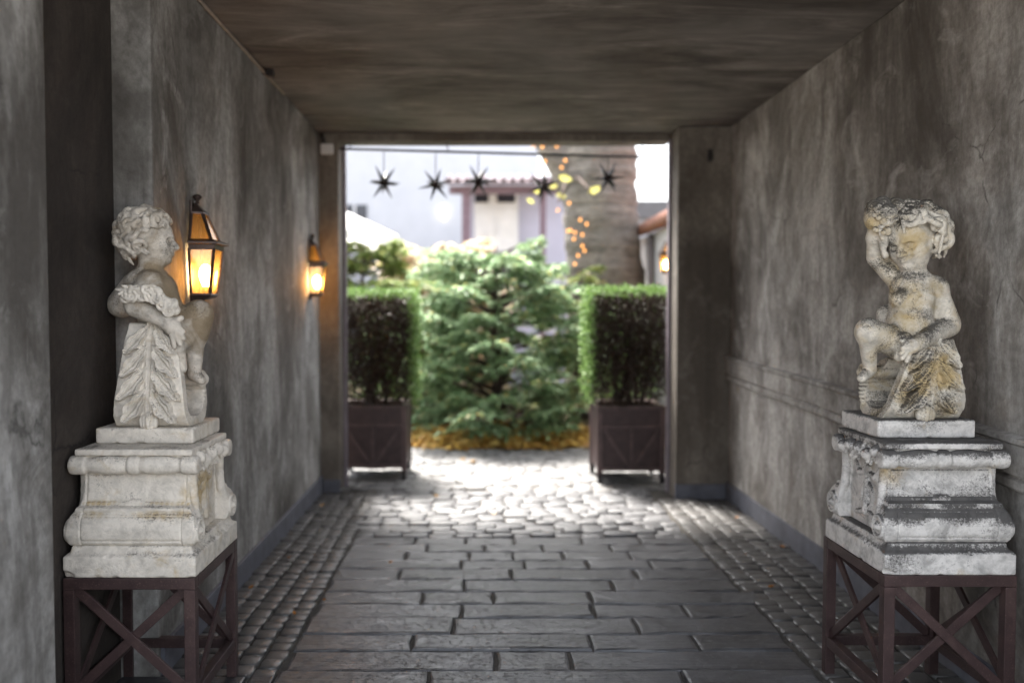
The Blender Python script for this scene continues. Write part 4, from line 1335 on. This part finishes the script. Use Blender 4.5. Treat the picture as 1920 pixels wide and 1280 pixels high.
# ================================================================== planters and hedges
def planter(x0, x1, y0, y1, zb, zt, label):
    cx, cy = (x0 + x1) / 2, (y0 + y1) / 2
    t = tag(empty('planter_box', (cx, cy, 0)), label, 'planter', 'wheeled planter boxes')
    hx, hy = (x1 - x0) / 2, (y1 - y0) / 2
    pm = M['planter']
    for sx in (-1, 1):
        for sy in (-1, 1):
            x, y = sx * (hx - .025), sy * (hy - .025)
            MB().box((x - .025, y - .025, zb - .03), (x + .025, y + .025, zt - .03)).build('corner_post', M['planter_rail'], t, bevel=.004)
            w_ = MB().tube([(x - .018, y, .046), (x + .018, y, .046)], .044, 16).build('wheel', M['black_iron'], t)
            MB().box((x - .024, y - .014, .05), (x - .0185, y + .014, zb - .03)).build('fork', pm, w_)
    for sy in (-1, 1):
        y = sy * (hy - .02)
        MB().box((-hx + .05, y - .008, zb), (hx - .05, y + .008, zt - .03)).build('panel', pm, t)
        MB().box((-hx, y - .022, zt - .03), (hx, y + .022, zt)).build('top_rim', M['planter_rail'], t, bevel=.004)
        MB().box((-hx + .05, y - .026, zb), (hx - .05, y + .026, zb + .035)).build('rail', M['planter_rail'], t, bevel=.003)
        zm = zb + (zt - zb) * .66
        MB().box((-hx + .05, y - .026, zm), (hx - .05, y + .026, zm + .03)).build('rail', M['planter_rail'], t, bevel=.003)
        MB().box((-.015, y - .0255, zb + .036), (.015, y + .0255, zm - .001)).build('mullion', M['planter_rail'], t, bevel=.003)
        for s_ in (-1, 1):
            MB().bar((s_ * .03, y, zb + .05), (s_ * (hx - .07), y, zm - .02), .028, .044, (0, 1, 0)).build('diagonal', M['planter_rail'], t)
    for sx in (-1, 1):
        x = sx * (hx - .02)
        MB().box((x - .008, -hy + .05, zb), (x + .008, hy - .05, zt - .03)).build('panel', pm, t)
        MB().box((x - .022, -hy + .044, zt - .029), (x + .022, hy - .044, zt - .001)).build('top_rim', M['planter_rail'], t, bevel=.004)
    MB().box((-hx + .03, -hy + .03, zt - .09), (hx - .03, hy - .03, zt - .06)).build('soil', M['soil'], t)
    return t
def hedge(x0, x1, y0, y1, z0, z1, zsoil, label, seed):
    t = tag(empty('box_hedge', ((x0 + x1) / 2, (y0 + y1) / 2, zsoil)), label, 'hedge', 'clipped hedges in planters')
    o = np.array(t.location)
    lr = np.random.default_rng(seed)
    n = 34000
    p = np.stack([lr.uniform(x0, x1, n), lr.uniform(y0, y1, n), lr.uniform(z0, z1, n)], 1)
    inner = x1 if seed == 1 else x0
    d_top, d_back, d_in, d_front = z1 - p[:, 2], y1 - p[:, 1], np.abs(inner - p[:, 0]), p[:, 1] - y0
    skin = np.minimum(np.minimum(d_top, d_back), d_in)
    keep = lr.random(n) < np.where(np.minimum(skin, d_front) < .12, 1.0, .45)
    keep &= lr.random(n) < np.clip(((p[:, 2] - z0) / .34) ** 1.3 + .20, 0, 1)         # thinner towards the foot
    p, skin, d_front = p[keep], skin[keep], d_front[keep]
    p += lr.normal(size=p.shape) * .018
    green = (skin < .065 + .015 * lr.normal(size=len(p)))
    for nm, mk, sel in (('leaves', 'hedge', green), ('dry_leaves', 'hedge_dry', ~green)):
        q = p[sel]
        leaves_mesh(nm, q - o, rand_dirs(len(q)), rand_dirs(len(q)), lr.uniform(.022, .042, len(q)), lr.uniform(.014, .024, len(q)), M[mk], t, 'stuff')
    rr = random.Random(seed)
    for k in range(9):
        b = Vector((rr.uniform(-.12, .12), rr.uniform(-.1, .1), -.06))
        e = Vector((rr.uniform(x0, x1) - o[0], rr.uniform(y0, y1) - o[1], z1 - .05 - zsoil - rr.random() * .2))
        mid = b.lerp(e, .4) + Vector((rr.uniform(-.05, .05), rr.uniform(-.05, .05), .08))
        MB().tube([b, mid, e], [.018, .012, .004], 6).build('stem', M['twig'], t, smooth=True)
        for j in range(7):
            s_ = mid.lerp(e, rr.random())
            MB().tube([s_, s_ + Vector((rr.uniform(-.18, .18), rr.uniform(-.16, .16), rr.uniform(.02, .2)))], [.006, .002], 4).build('twig', M['twig'], t)
    return t
planter(-1.32, -0.685, 7.93, 8.50, .12, .705, 'dark brown wheeled metal planter box left of the opening')
planter(1.075, 1.70, 7.78, 8.35, .12, .715, 'dark brown wheeled metal planter box right of the opening')
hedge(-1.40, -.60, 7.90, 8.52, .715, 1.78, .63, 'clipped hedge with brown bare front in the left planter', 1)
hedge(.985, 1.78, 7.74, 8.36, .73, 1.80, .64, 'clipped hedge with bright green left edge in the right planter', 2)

# ================================================================== the bush and the other planting
def shrub(loc, h, r, nb, per, leaf, mats, label, seed, cat='bush', name='garden_bush', flat=.22, cone=.6, tipf=.04, trunk=True):
    t = tag(empty(name, loc), label, cat)
    lr = np.random.default_rng(seed)
    pos, dr, nm = [], [], []
    MBt = MB().tube([(0, 0, -.05), (.03, .0, h * .35), (-.02, .02, h * .7), (0, 0, h * .92)], [.06 * r, .05 * r, .03 * r, .008], 8)
    MBt.build('trunk', M['twig'], t, smooth=True)
    mb = MB()
    for b in range(nb):
        u = (b + .5) / nb
        hz = h * (.06 + .86 * u ** 1.0)
        az = b * 2.39996 + lr.uniform(-.3, .3)
        # outline: widest at a third of the height, rounded crown
        rad = r * (math.sqrt(max(0.02, 1 - ((hz / h - .30) / .71) ** 3.7)) if hz / h > .30 else (.80 + .20 * hz / h / .30)) * lr.uniform(.66, 1.12) * (1 + .13 * math.sin(3 * az + 2.3 * hz + seed))
        d = np.array((math.cos(az), math.sin(az), lr.uniform(-.05, .32) + -.1 * max(0, u - .6)))
        e = np.array((0, 0, hz)) + d * rad
        e[2] -= .10 * rad
        base = np.array((0, 0, max(.05, hz - .25 * rad)))
        mb.tube([base, base * .45 + e * .55 + np.array((0, 0, .06 * rad)), e], [.016 * r, .010 * r, .003], 5)
        n = per
        tt = lr.uniform(.42, 1.05, n) ** .8
        p = base + (e - base) * tt[:, None]
        p[:, 2] += .06 * rad * np.sin(np.pi * tt)
        sdv = np.cross(d, (0, 0, 1))
        sdv /= np.linalg.norm(sdv)
        spread = .17 * r * (1.25 - .75 * tt)
        off = lr.normal(size=n) * spread
        p += sdv * off[:, None]
        p[:, 2] += lr.normal(size=n) * spread * flat * .5 - np.abs(off) * .35
        pos.append(p)
        dd = d * .7 + sdv * np.sign(off)[:, None] * lr.uniform(.2, 1.0, n)[:, None] + np.array((0, 0, -.25)) + lr.normal(size=(n, 3)) * .25
        dr.append(dd)
        nm.append(np.array((0, 0, 1)) + lr.normal(size=(n, 3)) * .45)
    mb.build('branches', M['twig'], t, smooth=True)
    pos, dr, nm = np.concatenate(pos), np.concatenate(dr), np.concatenate(nm)
    n = len(pos)
    tip = lr.random(n) < tipf
    for nme, mk, s_ in (('foliage', mats[0], ~tip), ('pale_foliage', mats[1], tip)):
        k = int(s_.sum())
        if k:
            leaves_mesh(nme, pos[s_], dr[s_], nm[s_], lr.uniform(.7, 1.3, k) * leaf, lr.uniform(.3, .5, k) * leaf, M[mk], t, 'stuff')
    return t
shrub((.20, 10.75, 0.02), 2.60, 1.20, 125, 250, .095, ('bush', 'bush_tip'), 'large sage green conifer bush in the middle of the courtyard', 5, tipf=.06)
shrub((-1.62, 11.9, 0.02), 2.72, .85, 120, 220, .10, ('shrub', 'bush_tip'), 'leafy mixed green shrub under the white parasol', 6, tipf=.12)
shrub((-.62, 13.6, 0.02), 2.85, 1.2, 130, 200, .12, ('pale_shrub', 'bush_tip'), 'pale cream and pink flowering shrub left of the conifer bush', 8, tipf=.15)
shrub((1.35, 12.0, 0.02), 2.35, .70, 40, 120, .09, ('shrub', 'bush_tip'), 'yellow-green shrub at the foot of the tree trunk', 11, tipf=.2)

# fallen leaves under the bush and on the bed
lr = np.random.default_rng(44)
n = 5200
ang, rad = lr.uniform(0, 2 * np.pi, n), np.sqrt(lr.random(n))
p = np.stack([.22 + 1.55 * rad * np.cos(ang), 10.55 + .92 * rad * np.sin(ang), np.zeros(n)], 1)
p[:, 2] = .015 + .16 * np.clip(1 - rad, 0, 1) * lr.random(n) + .02 * lr.random(n) + .03 * np.clip(p[:, 1] - 9.75, 0, 1)
up = np.tile((0, 0, 1.0), (n, 1)) + lr.normal(size=(n, 3)) * .5
tag(leaves_mesh('fallen_leaves', p, np.stack([np.cos(ang * 7), np.sin(ang * 7), lr.normal(size=n) * .3], 1), up, lr.uniform(.06, .12, n), lr.uniform(.04, .08, n), M['yellow_leaf'], None, 'stuff'),
    'carpet of yellow and brown fallen leaves under the conifer bush', 'leaves')
# single leaves blown on to the paving
def one_leaf(x, y, s_, mat, label, group, z=.012):
    m = MB()
    m.v = [(0, 0, .004), (.35, .28, .012), (.75, .22, .010), (1.0, 0, .016), (.75, -.22, .008), (.35, -.28, .014), (.5, 0, 0)]
    m.v = [(a * s_, b * s_, c) for a, b, c in m.v]
    m.f = [(0, 6, 1), (1, 6, 2), (2, 6, 3), (3, 6, 4), (4, 6, 5), (5, 6, 0)]
    o = m.build('fallen_leaf', mat, None, loc=(x, y, z), rot=(0, 0, random.uniform(0, 6.3)))
    return tag(o, label, 'leaf', group)
def floor_pt(px, py):
    u, v = px - 900, py - 640
    tt = -H / (-F * _sp - v * _cp)
    return u * tt, (F * _cp - v * _sp) * tt
for px_, py_, s_, mk, lab in (
        (466, 1108, .040, 'rust_leaf', 'rust orange leaf lying by the left skirting just behind the metal stand'),
        (540, 1048, .038, 'rust_leaf', 'rust orange leaf highest up among the left setts below the skirting'),
        (553, 1158, .040, 'rust_leaf', 'rust orange leaf lowest down among the left setts'),
        (604, 1128, .042, 'rust_leaf', 'rust orange leaf on the seam between left setts and slabs'),
        (727, 1058, .040, 'rust_leaf', 'rust orange leaf at a slab joint left of the middle'),
        (1380, 975, .042, 'rust_leaf', 'rust orange leaf on the right setts nearest the opening'),
        (1472, 1030, .045, 'rust_leaf', 'rust orange leaf lying against the right skirting'),
        (1440, 1105, .040, 'rust_leaf', 'rust orange leaf on the right setts nearest the right stand'),
        (863, 862, .10, 'yellow_leaf', 'yellow leaf, left one of two on bright cobbles before the bush'),
        (893, 866, .11, 'yellow_leaf', 'yellow leaf, right one of two on bright cobbles before the bush'),
        (600, 952, .060, 'yellow_leaf', 'small yellow leaf on the setts at the foot of the left pillar'),
        (920, 966, .060, 'yellow_leaf', 'small yellow leaf on the cobbles in the middle of the passage'),
        (820, 934, .060, 'yellow_leaf', 'small yellow leaf on the cobbles just inside the opening, left of centre')):
    x, y = floor_pt(px_, py_)
    one_leaf(x, y, s_, M[mk], lab, 'leaves fallen on the paving', .012)

# ================================================================== the big tree with fairy lights
YT = 12.7
tree = tag(empty('old_tree', (P(1130, 500, YT).x, YT, 0)), 'thick old tree trunk wound with fairy lights behind the conifer bush', 'tree')
o0 = tree.location
def tp(px_, py_, dy=0.0):
    return P(px_, py_, YT + dy) - o0
cl_ = [(1148, 760, .70), (1142, 640, .64), (1134, 540, .58), (1127, 450, .545), (1124, 370, .53), (1124, 300, .535), (1128, 240, .54), (1140, 150, .50), (1158, 30, .44)]
m = MB()
lr = random.Random(3)
nseg, rings = 36, []
ctr = [(tp(a, b), r_) for a, b, r_ in cl_]
pts = []
for i in range(len(ctr) - 1):
    for k in range(6):
        tt = k / 6
        pts.append((ctr[i][0].lerp(ctr[i + 1][0], tt), ctr[i][1] + (ctr[i + 1][1] - ctr[i][1]) * tt))
pts.append(ctr[-1])
for i, (c, r_) in enumerate(pts):
    for k in range(nseg):
        a = 2 * math.pi * k / nseg
        rr_ = r_ * (1 + .035 * math.sin(5 * a + i * .15) + .02 * math.sin(11 * a - i * .3) + lr.uniform(-.035, .035) + .03 * math.sin(i * 1.9))
        m.v.append((c.x + rr_ * math.cos(a), c.y + rr_ * math.sin(a), max(c.z, -.1)))
m.f = [(i * nseg + k, i * nseg + (k + 1) % nseg, (i + 1) * nseg + (k + 1) % nseg, (i + 1) * nseg + k) for i in range(len(pts) - 1) for k in range(nseg)]
m.build('trunk', M['bark'], tree, smooth=True)
MB().tube([tp(1090, 380), tp(1062, 320), tp(1032, 276), tp(1005, 230), tp(975, 150), tp(930, 20)], [.26, .24, .20, .18, .15, .10], 14).build('limb', M['bark'], tree, smooth=True)
MB().tube([tp(1062, 335, -.3), tp(1056, 358, -.9), tp(1046, 380, -1.3)], [.04, .02, .008], 6).build('twig', M['twig'], tree, smooth=True)
MB().tube([tp(1080, 330, -.3), tp(1100, 350, -.9), tp(1110, 366, -1.1)], [.04, .02, .008], 6).build('twig', M['twig'], tree, smooth=True)
for px_, py_, az, s_ in ((1047, 331, .25, .19), (1102, 362, -.45, .20), (1042, 364, .3, .15), (1000, 358, .1, .13), (988, 372, .6, .12), (1030, 352, -.3, .12)):
    q = tp(px_, py_, -1.0)
    m = MB()
    m.v = [(0, 0, 0), (.35, 0, .24), (.75, .02, .18), (1, .04, 0), (.75, .02, -.18), (.35, 0, -.24), (.5, -.05, 0)]
    m.v = [(a * s_, b * s_, c * s_) for a, b, c in m.v]
    m.f = [(0, 1, 6), (1, 2, 6), (2, 3, 6), (3, 4, 6), (4, 5, 6), (5, 0, 6)]
    m.build('leaf', M['lime_leaf'], tree, loc=q, rot=(0, az, 0))
fl = tag(empty('fairy_lights', (o0.x, YT - .6, 2.4)), 'string of warm fairy lights wound round the tree trunk', 'string lights')
blb = MB().lathe([(.003, -.022), (.014, -.012), (.016, 0), (.013, .013), (.004, .02)], (0, 0, 0), 10).mesh('bulb', smooth=True)
blb.materials.append(M['fairy'])
seq = [(1000, 274), (1017, 275), (1044, 274), (1060, 301), (1053, 314), (1022, 303), (1025, 325), (1067, 381), (1046, 394), (1070, 432), (1078, 436), (1076, 448), (1092, 440), (1092, 461), (1065, 433), (1078, 495), (1084, 479), (1100, 420), (1096, 470), (1088, 412)]
wires = []
for px_, py_ in seq:
    if px_ < 1050 and py_ < 330:
        dy = -.24
    else:
        xx = P(px_, py_, YT).x - P(1127, py_, YT).x
        dy = -math.sqrt(max(.04, .60 ** 2 - min(xx * xx, .33))) - .02
    q = P(px_, py_, YT + dy) - fl.location
    link_mesh('bulb', blb, None, fl, q)
    wires.append(q)
wires.sort(key=lambda v: -v.z)
MB().tube([v + Vector((0, .02, .02)) for v in wires], .006, 4).build('wire', M['black_iron'], fl)

# ================================================================== parasol
pc = Vector((-2.42, 12.0, 0))
pr = tag(empty('parasol', pc), 'large white canvas garden parasol at the left of the opening', 'parasol')
m = MB()
n = 8
m.v = [(0, 0, 3.22)]
for k in range(n * 2):
    a = math.pi * k / n
    r_ = 1.28 if k % 2 == 0 else 1.22
    m.v.append((r_ * .5 * math.cos(a), r_ * .5 * math.sin(a), 2.93 + (0 if k % 2 == 0 else -.015)))
for k in range(n * 2):
    a = math.pi * k / n
    r_ = 1.28 if k % 2 == 0 else 1.20
    m.v.append((r_ * math.cos(a), r_ * math.sin(a), 2.63 + (0 if k % 2 == 0 else -.0)))
for k in range(n * 2):
    a = math.pi * k / n
    r_ = 1.285 if k % 2 == 0 else 1.205
    m.v.append((r_ * math.cos(a), r_ * math.sin(a), 2.50))
k2 = n * 2
for k in range(k2):
    j = (k + 1) % k2
    m.f += [(0, 1 + k, 1 + j), (1 + k, 1 + k2 + k, 1 + k2 + j, 1 + j), (1 + k2 + k, 1 + 2 * k2 + k, 1 + 2 * k2 + j, 1 + k2 + j)]
m.build('canopy', M['canvas'], pr)
MB().tube([(0, 0, 0), (0, 0, 3.2)], .03, 10).build('pole', M['mauve_wood'], pr, smooth=True)
MB().lathe([(.32, 0.02), (.32, .08), (.06, .10), (.05, .25)], (0, 0, 0), 20).build('base', M['black_iron'], pr)
for k in range(8):
    a = 2 * math.pi * k / 8
    MB().tube([(.03 * math.cos(a), .03 * math.sin(a), 3.17), (1.24 * math.cos(a), 1.24 * math.sin(a), 2.615)], .012, 6).build('rib', M['mauve_wood'], pr)

# ================================================================== houses behind the garden
def bx(name, a, b, Y, dep, mat, parent, o0, bevel=0):
    p_, q_ = P(*a, Y), P(*b, Y)
    lo = Vector((min(p_.x, q_.x), Y, min(p_.z, q_.z))) - o0
    hi = Vector((max(p_.x, q_.x), Y + dep, max(p_.z, q_.z))) - o0
    return MB().box(lo, hi).build(name, mat, parent, bevel=bevel)
# small house with tiled porch roof
YG = 17.0
gh = tag(empty('garden_house', (P(950, 400, YG).x, YG, 0)), 'pale lavender garden house with mauve tiled porch roof and white door', 'house')
o0 = gh.location
MB().box(Vector((P(868, 400, YG).x, YG + .9, 0)) - o0, Vector((P(1075, 400, YG).x, YG + 4, P(0, 335, YG).z)) - o0).build('wall', M['lavender_wall'], gh)
for a, b in ((866, 882), (1013, 1024)):
    MB().box(Vector((P(a, 400, YG).x, YG, 0)) - o0, Vector((P(b, 400, YG).x, YG + .14, P(0, 358, YG).z)) - o0).build('post', M['mauve_wood'], gh, bevel=.01)
bx('beam', (842, 362), (1052, 349), YG - .05, .2, M['mauve_wood'], gh, o0)
zr0, zr1 = P(0, 351, YG).z, P(0, 322, YG).z
xa, xb = P(832, 340, YG).x, P(1056, 340, YG).x
m = MB()
m.add([Vector(v) - o0 for v in ((xa, YG - .35, zr0), (xb, YG - .35, zr0), (xb, YG + 1.2, zr1), (xa, YG + 1.2, zr1), (xa, YG - .35, zr0 + .06), (xb, YG - .35, zr0 + .06), (xb, YG + 1.2, zr1 + .06), (xa, YG + 1.2, zr1 + .06))],
      [(0, 3, 2, 1), (4, 5, 6, 7), (0, 1, 5, 4), (1, 2, 6, 5), (2, 3, 7, 6), (3, 0, 4, 7)])
roof = m.build('roof', M['roof_mauve'], gh)
nt_ = 13
for i in range(nt_):
    x = xa + (xb - xa) * (i + .5) / nt_
    MB().tube([Vector((x, YG - .42, zr0 + .07)) - o0, Vector((x, YG + 1.2, zr1 + .07)) - o0], .058, 10).build('roof_tile', M['roof_mauve'], roof, smooth=True)
dr_ = bx('door', (889, 470), (972, 357), YG + .84, .05, M['white_paint'], gh, o0)
for a, b in ((890, 916), (932, 966)):
    bx('pane', (a, 380), (b, 362), YG + .815, .02, M['dark_glass'], dr_, o0)
for a, b in ((893, 924), (931, 966)):
    bx('door_panel', (a, 440), (b, 392), YG + .82, .015, M['white_paint'], dr_, o0)
bx('glazing_bar', (922, 440), (928, 360), YG + .81, .02, M['white_paint'], dr_, o0)
# white house far behind on the left
YW = 23.0
wh = tag(empty('white_house', (-3, YW, 0)), 'tall white rendered house behind the garden with one small window', 'house')
o0 = wh.location
MB().box(Vector((-9, YW, 0)) - o0, Vector((P(1010, 400, YW).x, YW + 6, 9.0)) - o0).build('wall', M['white_wall'], wh)
wo = bx('window', (641, 412), (688, 384), YW - .03, .06, M['dark_glass'], wh, o0)
bx('window_frame', (636, 416), (692, 412.4), YW - .06, .09, M['white_paint'], wo, o0)
bx('glazing_bar', (663, 412), (666, 384), YW - .05, .018, M['white_paint'], wo, o0)
gl = tag(empty('wall_globe_lamp', P(832, 412, YW - .12)), 'white globe lamp glowing on the wall left of the porch', 'lamp')
MB().lathe([(.02, 0), (.06, .05), (.085, .17), (.08, .28), (.05, .38), (.02, .40)], (0, 0, 0), 18).build('globe', mat_emit('white_globe', (1.0, 0.93, 0.85), 0.8), gl, smooth=True)
MB().tube([(0, .12, .42), (0, 0, .44), (0, 0, .40)], .015, 6).build('arm', M['black_iron'], gl, smooth=True)
# grey roofed house far right
YF = 25.0
fh = tag(empty('far_house', (6.5, YF, 0)), 'distant white house with flat grey roof right of the tree trunk', 'house')
o0 = fh.location
MB().box(Vector((P(1130, 400, YF).x, YF + .3, 0)) - o0, Vector((11, YF + 5, P(0, 410, YF).z)) - o0).build('wall', M['white_wall'], fh)
MB().box(Vector((P(1125, 400, YF).x, YF, P(0, 410, YF).z + .01)) - o0, Vector((11.3, YF + 5.3, P(0, 376, YF).z)) - o0).build('roof', M['roof_grey'], fh)
# courtyard wing along the right side, with a red tiled eave and a lamp
XW = 2.50
wg = tag(empty('courtyard_wing', (XW, 10.8, 0)), 'low pale side building with red tiled eave right of the courtyard', 'building')
o0 = wg.location
zE = 2.70
MB().box(Vector((XW, 7.82, -.05)) - o0, Vector((XW + 2.5, 13.8, zE)) - o0).build('wall', mat_plain('pale_grey_render', (0.50, 0.49, 0.485), 0.9, 0, 0.06, 3), wg)
m = MB()
m.add([Vector(v) - o0 for v in ((XW - .14, 7.82, zE + .002), (XW - .14, 13.9, zE + .002), (XW + 2.5, 13.9, zE + .9), (XW + 2.5, 7.82, zE + .9), (XW - .14, 7.82, zE + .05), (XW - .14, 13.9, zE + .05), (XW + 2.5, 13.9, zE + .95), (XW + 2.5, 7.82, zE + .95))],
      [(0, 1, 2, 3), (4, 7, 6, 5), (0, 4, 5, 1), (1, 5, 6, 2), (2, 6, 7, 3), (3, 7, 4, 0)])
rf = m.build('roof', M['roof_red'], wg)
tm = MB().tube([(0, 0, 0), (.5, 0, .17)], .075, 10).mesh('roof_tile', smooth=True)
tm.materials.append(M['roof_red'])
for i in range(26):
    link_mesh('roof_tile', tm, None, rf, Vector((XW - .18, 9.0 + i * .19, zE + .06)) - o0)
yp = XW * F / (1226 - 900)
MB().tube([Vector((XW - .05, yp, 0)) - o0, Vector((XW - .05, yp, zE - .02)) - o0], .045, 10).build('downpipe', M['roof_grey'], wg, smooth=True)
yl = XW * F / (1256 - 900)
zl = P(1256, 512, yl).z
lantern((XW, yl, zl), 'lit wall lantern on the pale side building right of the courtyard', -1)
